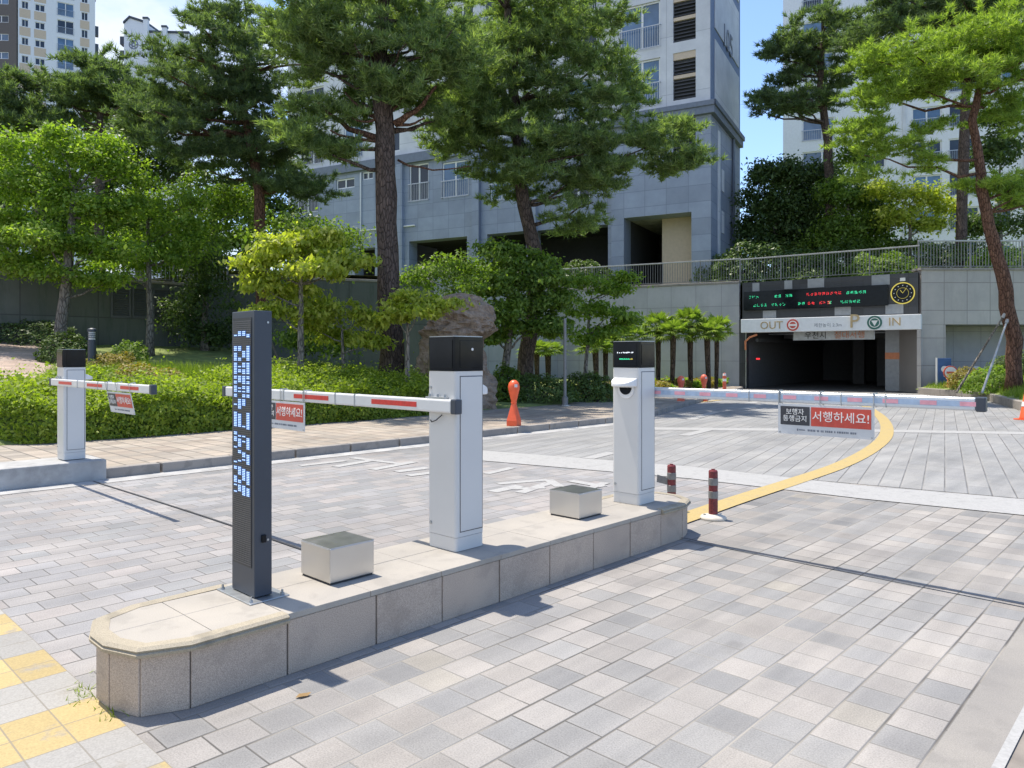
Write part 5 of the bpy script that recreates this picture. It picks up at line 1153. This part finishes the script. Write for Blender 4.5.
# --- reddish pine behind the display column
Y = 27.0; b = on_bank(262, Y, -.05); tk = A([(262, 300), (261, 240), (259, 190), (252, 150), (244, 110), (247, 70), (240, 20)], Y)
conifer('spreading dark pine with reddish bark above the dark display column', [b] + tk, [.24, .22, .20, .19, .17, .14, .11, .06], [(175, 95, 55, 25, 18), (215, 60, 45, 25, 16), (235, 15, 40, 25, 14), (270, 90, 45, 25, 15), (190, 135, 60, 20, 17), (150, 120, 35, 18, 9), (285, 145, 32, 14, 9), (260, 130, 40, 16, 8), (310, 190, 18, 10, 3), (215, 165, 45, 14, 11), (280, 185, 22, 10, 5), (225, 95, 40, 20, 10), (165, 58, 20, 12, 4), (275, 45, 40, 22, 8)], Y, 'pine_dark', 'red_bark', rx=(.6, 1.0), dens=34, lr=.09)
# --- dark pines at the far left behind the leafy tree
Y = 33.0
for px, reg, lab in ((38, [(30, 100, 42, 20, 14), (10, 120, 30, 18, 8), (50, 125, 40, 15, 9), (30, 85, 20, 10, 4)], 'bushy dark pine below the beige tower'), (100, [(95, 80, 30, 16, 9), (100, 105, 35, 18, 10), (75, 110, 25, 14, 5), (110, 66, 14, 8, 3), (88, 62, 16, 8, 3), (135, 95, 20, 14, 5)], 'bushy dark pine just right of the beige tower')):
    b = on_bank(px, Y); b.z = 4.2; conifer(lab, [b] + A([(px, 180), (px, 130), (px, 80)], Y), [.22, .19, .15, .08], reg, Y, 'pine_dark', 'pine_bark', rx=(.7, 1.2), dens=26, tuft=.24, width=.034)
# --- leafy trees on the left
Y = 38.
for px, rg, mt, lab in ((215, [(195, 230, 30, 24), (225, 245, 30, 26), (240, 262, 30, 20), (205, 262, 30, 20), (170, 255, 34, 22), (140, 250, 34, 22), (110, 255, 34, 20), (250, 215, 30, 24), (215, 205, 30, 22), (250, 240, 26, 20), (185, 272, 50, 10)], 'leaf_mid', 'shaded leafy tree behind the railing of the mossy wall'), (-10, [(-30, 150, 50, 40), (15, 130, 40, 30), (-10, 190, 60, 40)], 'leaf_dark', 'dark leafy tree behind the pines at the far left edge'), (140, [(120, 130, 35, 20), (150, 150, 40, 28), (170, 120, 30, 18), (130, 180, 50, 30), (190, 165, 40, 26)], 'leaf_dark', 'dark leafy tree filling the gap behind the reddish pine'), (250, [(230, 150, 35, 26), (275, 175, 35, 26), (240, 200, 40, 26), (290, 215, 26, 20)], 'leaf_dark', 'dark leafy tree behind the reddish pine trunk, against the grey building'), (60, [(50, 150, 45, 28), (85, 170, 45, 30), (30, 190, 45, 35), (90, 215, 60, 35), (40, 235, 60, 30), (150, 225, 50, 30)], 'leaf_mid', 'shaded leafy tree behind the large bright tree at left')):
    b = at(px, 300, Y); b.z = 4.2; broad('leafy_tree', lab, b, at(px, 190, Y), .25, rg, Y, mt, .19, 44, 5)
Y = 25.5; b = on_bank(150, Y, -.05); broad('leafy_tree', 'bright leafy tree with low boughs just left of the dark tree by the mossy wall', b, at(148, 220, Y), .13, [(150, 205, 30, 20), (178, 225, 28, 18), (140, 240, 34, 16), (170, 258, 30, 14), (120, 262, 28, 12), (195, 200, 20, 16), (200, 245, 20, 14)], Y, 'leaf', .13, 46, 9, spread=.24, flat=.5)
Y = 23.5; b = on_bank(60, Y); broad('leafy_tree', 'large bright leafy tree overhanging the mossy wall at the left edge', b, at(75, 190, Y), .2, [(15, 150, 34, 24), (60, 142, 30, 18), (30, 185, 46, 26), (85, 165, 34, 20, .4), (110, 145, 22, 14, .5), (128, 172, 28, 18, .5), (75, 205, 46, 24), (5, 225, 44, 26), (112, 212, 32, 18, .3), (45, 240, 46, 20, -.5), (95, 248, 42, 16), (20, 265, 40, 16, .3), (70, 275, 46, 12, .3), (110, 280, 30, 9, .4), (-30, 180, 50, 50, .4)], Y, 'leaf', .135, 50, 11, spread=.22, flat=.45)
Y = 30.; b = on_bank(190, Y, -.2); b.z = 4.3; broad('leafy_tree', 'light green leafy tree between the leafy left tree and the reddish pine trunk', b, at(190, 215, Y), .16, [(160, 215, 35, 30), (205, 200, 40, 35), (235, 215, 30, 28), (185, 240, 40, 22), (230, 190, 25, 20)], Y, 'leaf_mid', .14, 42, 7.5)
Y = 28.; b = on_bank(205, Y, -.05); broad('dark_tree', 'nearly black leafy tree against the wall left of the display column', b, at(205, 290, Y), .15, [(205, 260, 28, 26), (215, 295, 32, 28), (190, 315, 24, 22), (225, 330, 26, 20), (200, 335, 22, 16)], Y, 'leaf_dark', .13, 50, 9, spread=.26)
# --- yellow-green young trees behind the hedge
Y = 19.0; b = on_bank(300, Y, -.03); broad('young_tree', 'yellow-green young tree with drooping leaves and a pale straight trunk', b, at(301, 262, Y), .10, [(285, 250, 38, 17), (322, 240, 30, 15, .4), (262, 285, 26, 15), (255, 262, 18, 12), (322, 270, 32, 15, -.3), (345, 262, 24, 13), (300, 295, 26, 15, .5), (272, 310, 20, 10)], Y, 'leaf_yellow', .125, 50, 19, spread=.15, flat=.35, droop=.6, lr=.03)
Y = 19.6; b = on_bank(338, Y, -.03); broad('young_tree', 'multi-stemmed yellow-green young tree between the pale straight trunk and the tall pine', b, at(342, 330, Y), .07, [(335, 312, 36, 16), (365, 318, 22, 15), (310, 325, 20, 12), (345, 338, 30, 11, .4), (370, 342, 16, 10)], Y, 'leaf_yellow', .12, 44, 18, spread=.14, flat=.4, droop=.5, lr=.03, bend=(.1, 0))
Y = 18.8; b = on_bank(407, Y, -.03); broad('young_tree', 'low yellow-green tree whose crown covers the left of the rock', b, at(408, 318, Y), .08, [(405, 302, 26, 13), (432, 303, 24, 12), (418, 312, 30, 10, -.3), (396, 318, 14, 8)], Y, 'leaf_yellow', .12, 44, 19, spread=.13, flat=.4, droop=.4, lr=.03)
Y = 24.; b = on_bank(300, Y, -.03); broad('leafy_tree', 'mid green leafy tree behind the yellow-green young trees', b, at(305, 250, Y), .12, [(300, 230, 40, 18), (335, 240, 35, 16), (275, 245, 30, 20), (345, 262, 26, 14), (300, 262, 35, 18), (330, 345, 35, 16), (300, 340, 26, 14)], Y, 'leaf_mid', .13, 46, 9)
# --- rounded tree and its neighbours by the rock
Y = 22.8; b = on_bank(500, Y, -.03); broad('leafy_tree', 'dense rounded green tree right of the brown rock', b, at(515, 300, Y), .15, [(525, 262, 36, 14), (500, 250, 22, 12), (545, 280, 30, 14, -.3), (505, 285, 36, 16, -.4), (540, 305, 36, 15), (500, 315, 30, 16, -.5), (560, 300, 22, 14), (530, 328, 40, 12), (495, 338, 20, 10), (478, 285, 18, 14), (555, 325, 22, 12)], Y, 'leaf_mid', .125, 62, 16, spread=.18, flat=.4)
Y = 24.5; b = on_bank(584, Y, -.03); broad('leafy_tree', 'airy light green tree between the rounded tree and the palms', b, at(590, 300, Y), .08, [(595, 285, 26, 12), (618, 290, 18, 8), (580, 310, 26, 12), (610, 312, 24, 9), (625, 278, 10, 7), (600, 332, 26, 8), (632, 322, 14, 7), (585, 340, 18, 10)], Y, 'leaf', .13, 40, 13, spread=.18, flat=.35)
Y = 27.5; b = on_bank(470, Y, -.03); broad('leafy_tree', 'shadowed leafy tree behind the rock and the rounded tree', b, at(470, 270, Y), .12, [(455, 268, 30, 14), (485, 275, 30, 16), (430, 280, 28, 14), (470, 300, 30, 16)], Y, 'leaf_mid', .13, 42, 9)
# shrubs along the terrace edge under the building
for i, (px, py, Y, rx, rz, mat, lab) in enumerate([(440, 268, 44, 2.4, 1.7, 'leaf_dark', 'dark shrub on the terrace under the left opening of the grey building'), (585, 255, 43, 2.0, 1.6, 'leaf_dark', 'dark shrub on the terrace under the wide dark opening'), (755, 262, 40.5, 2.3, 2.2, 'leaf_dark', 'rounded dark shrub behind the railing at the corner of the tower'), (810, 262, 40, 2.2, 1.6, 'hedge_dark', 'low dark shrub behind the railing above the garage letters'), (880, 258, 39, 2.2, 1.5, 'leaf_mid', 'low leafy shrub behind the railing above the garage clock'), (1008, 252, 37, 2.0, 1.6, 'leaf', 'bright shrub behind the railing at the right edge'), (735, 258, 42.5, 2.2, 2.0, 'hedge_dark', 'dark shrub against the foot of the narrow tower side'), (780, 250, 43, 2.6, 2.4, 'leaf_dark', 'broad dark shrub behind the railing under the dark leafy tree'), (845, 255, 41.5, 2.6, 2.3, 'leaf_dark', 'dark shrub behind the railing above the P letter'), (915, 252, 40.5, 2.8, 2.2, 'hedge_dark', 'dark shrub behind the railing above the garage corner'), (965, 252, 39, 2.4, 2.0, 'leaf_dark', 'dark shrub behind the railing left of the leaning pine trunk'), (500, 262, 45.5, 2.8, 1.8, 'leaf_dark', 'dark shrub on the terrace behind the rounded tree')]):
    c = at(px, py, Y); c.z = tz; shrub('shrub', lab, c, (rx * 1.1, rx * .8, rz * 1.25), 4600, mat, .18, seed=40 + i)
# --- trees of the right-hand terrace
Y = 47.; 
def tb(px, Y): v = at(px, 300, Y); v.z = tz - .05; return v
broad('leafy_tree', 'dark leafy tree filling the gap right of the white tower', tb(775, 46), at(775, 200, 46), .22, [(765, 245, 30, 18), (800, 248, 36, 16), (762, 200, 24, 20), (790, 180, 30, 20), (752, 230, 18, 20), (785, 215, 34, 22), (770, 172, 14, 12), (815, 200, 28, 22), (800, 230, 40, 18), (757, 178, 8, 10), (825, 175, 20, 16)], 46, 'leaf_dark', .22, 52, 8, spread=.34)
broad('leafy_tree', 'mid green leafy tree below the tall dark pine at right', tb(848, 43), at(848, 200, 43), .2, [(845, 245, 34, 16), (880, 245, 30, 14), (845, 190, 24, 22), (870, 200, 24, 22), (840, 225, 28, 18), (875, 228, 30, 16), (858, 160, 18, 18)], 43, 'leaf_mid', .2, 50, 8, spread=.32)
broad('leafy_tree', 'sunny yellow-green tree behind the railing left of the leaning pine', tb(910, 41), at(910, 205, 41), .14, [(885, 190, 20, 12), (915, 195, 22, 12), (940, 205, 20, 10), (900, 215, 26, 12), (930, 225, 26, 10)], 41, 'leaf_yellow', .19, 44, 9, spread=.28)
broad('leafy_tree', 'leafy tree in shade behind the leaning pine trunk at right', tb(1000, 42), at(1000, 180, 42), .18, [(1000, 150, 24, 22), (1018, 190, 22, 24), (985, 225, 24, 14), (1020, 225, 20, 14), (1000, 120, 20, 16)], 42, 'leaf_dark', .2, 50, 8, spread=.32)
Y = 44.; conifer('tall slim dark pine against the blue sky right of the white tower', [tb(832, Y)] + A([(830, 200), (828, 140), (820, 90), (822, 50), (824, 5)], Y), [.30, .27, .25, .2, .14, .06], [(800, 45, 22, 12, 6), (830, 35, 26, 14, 8), (785, 42, 14, 10, 4), (822, 62, 26, 8, 6), (838, 78, 18, 7, 4), (790, 72, 12, 6, 3), (775, 100, 20, 7, 6), (800, 108, 24, 8, 7), (822, 100, 20, 8, 5), (760, 110, 8, 4, 2), (825, 14, 14, 10, 4), (850, 22, 16, 8, 4), (800, 20, 8, 6, 2), (780, 55, 8, 5, 2)], Y, 'pine_dark', 'pine_bark', rx=(.65, 1.15), dens=26, tuft=.3, width=.046, flat=.36, lr=.09)
Y = 40.; conifer('dark pine across the top right, behind the bright boughs', [tb(960, Y)] + A([(962, 200), (965, 120), (968, 60), (968, 0)], Y), [.3, .28, .25, .2, .1], [(880, 30, 30, 12, 8), (920, 15, 40, 16, 12), (970, 10, 40, 18, 12), (1010, 15, 26, 18, 8), (860, 44, 18, 8, 4), (940, -20, 60, 20, 12), (895, 8, 26, 10, 6)], Y, 'pine_dark', 'pine_bark', rx=(.8, 1.3), dens=24, tuft=.3, width=.044, lr=.1)
# --- leaning red pine on the mound at the right
Y = 25.5; b = on_mound(1014, Y); b.z -= .1; tk = A([(1015, 340), (1006, 290), (993, 240), (984, 200), (979, 160), (972, 120), (980, 80), (1000, 30)], Y)
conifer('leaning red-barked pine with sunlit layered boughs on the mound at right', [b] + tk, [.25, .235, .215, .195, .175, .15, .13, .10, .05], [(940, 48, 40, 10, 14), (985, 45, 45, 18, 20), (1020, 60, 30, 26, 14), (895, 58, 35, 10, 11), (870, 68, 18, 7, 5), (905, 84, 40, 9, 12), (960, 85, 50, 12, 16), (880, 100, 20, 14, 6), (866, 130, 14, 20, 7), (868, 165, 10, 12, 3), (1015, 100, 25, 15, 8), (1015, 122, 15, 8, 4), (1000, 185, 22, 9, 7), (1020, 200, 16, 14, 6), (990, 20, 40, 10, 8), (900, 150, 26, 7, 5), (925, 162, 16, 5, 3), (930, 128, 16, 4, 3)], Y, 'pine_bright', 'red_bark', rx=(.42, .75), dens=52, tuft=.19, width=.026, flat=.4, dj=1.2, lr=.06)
# its two propping poles
for lab, a, c in (('leftmost brown prop pole leaning on the pine at the right', (956, 393), (1006, 312)), ('shorter grey prop pole leaning on the pine at the right', (982, 393), (1008, 318))):
    p0 = at(*a, 25.9 if a[0] < 970 else 24.6); p1 = at(*c, 25.45); t = thing('tree_prop', lab, 'tree prop', p0, 0, 'props of the leaning pine'); MB().tube([(0, 0, 0), tuple(p1 - p0)], [.04, .03], 8).build('pole', 'grey_bark' if a[0] < 970 else 'rail_top', t); MB().tube([tuple((p1 - p0) * .93), tuple((p1 - p0) * 1.0)], .055, 8).build('binding', 'sign_white' if False else 'concrete', t)
# dark prop by the pale young tree
p0 = on_bank(290, 20.5); p1 = at(268, 335, 20.8); t = thing('tree_prop', 'dark thin prop pole slanting behind the display column', 'tree prop', p0); MB().tube([(0, 0, 0), tuple(p1 - p0)], [.035, .03], 8).build('pole', 'panel_dark', t)

# ================================================================== PALMS
def make_palm(label, v, h, sc):
    t = thing('windmill_palm', label, 'palm tree', v, 0, 'windmill palms along the pale wall')
    m = MB(); m.tube([(0, 0, -.05), (.02, 0, h * .5), (0, 0, h)], [.09, .105, .125], 10); tr = m.build('trunk', 'palm_bark', t)
    V = []; m2 = MB()
    for k in range(26):
        a = k * 2.39996; el = R(72 - 90 * (k / 26.)); st_ = .42 + .18 * random.random(); d = Vector((math.cos(a) * math.cos(el), math.sin(a) * math.cos(el), math.sin(el))); o_ = Vector((0, 0, h)); e = o_ + d * st_; m2.tube([o_, e], [.014, .009], 4, False)
        sd = d.cross(Vector((0, 0, 1))).normalized(); up = sd.cross(d); nseg = 15
        for j in range(nseg):
            b_ = R(-105 + 210 * j / (nseg - 1)); dd = (d * math.cos(b_) + sd * math.sin(b_)); L2 = (.52 - .12 * abs(math.sin(b_))) * random.uniform(.9, 1.08); w_ = .040; tip = e + dd * L2 + up * .05 - Vector((0, 0, .10 + .12 * (k / 26.))); md = e + dd * L2 * .55 + up * .03; pp = dd.cross(up).normalized() * w_
            V += [e, md - pp, tip, md + pp]
    link('crown', np_mesh('crown', np.array([tuple(q) for q in V]), 4), 'palm_leaf', t); m2.build('stalks', 'palm_leaf', t); return t
pal = [(716, 318, 32.0, 'palm nearest the garage, second trunk of a close pair'), (709, 322, 31.2, 'front palm of the close pair beside the garage'), (691, 312, 31.6, 'tallest palm, left of the close pair by the garage'), (672, 322, 31.0, 'slightly shorter palm left of the tallest palm'), (658, 315, 31.8, 'palm just right of the lit barrier head'), (633, 326, 31.5, 'palm hidden behind the lit barrier head'), (606, 330, 31.5, 'palm below the airy light green tree'), (596, 336, 30.5, 'thin-trunked palm left of the one below the airy tree'), (548, 338, 31, 'palm trunk seen between the rounded tree and its shadow'), (538, 338, 30, 'palm trunk close behind the dark leaning trunk')]
pal0 = None
for i, (px, py, Y, lab) in enumerate(pal):
    v = on_bank(px, Y, -.03); h = EYE - (py + 14 - HY) / F * Y - v.z
    if pal0 is None: pal0 = make_palm('windmill ' + lab, v, 2.6, 1); o = pal0
    else: o = copy_tree(pal0)
    o['label'] = 'windmill ' + lab; o.location = v; o.rotation_euler = (random.uniform(-.04, .04), random.uniform(-.04, .04), i * 1.7); k = h / 2.6; o.scale = (random.uniform(.9, 1.1),) * 2 + (k,)
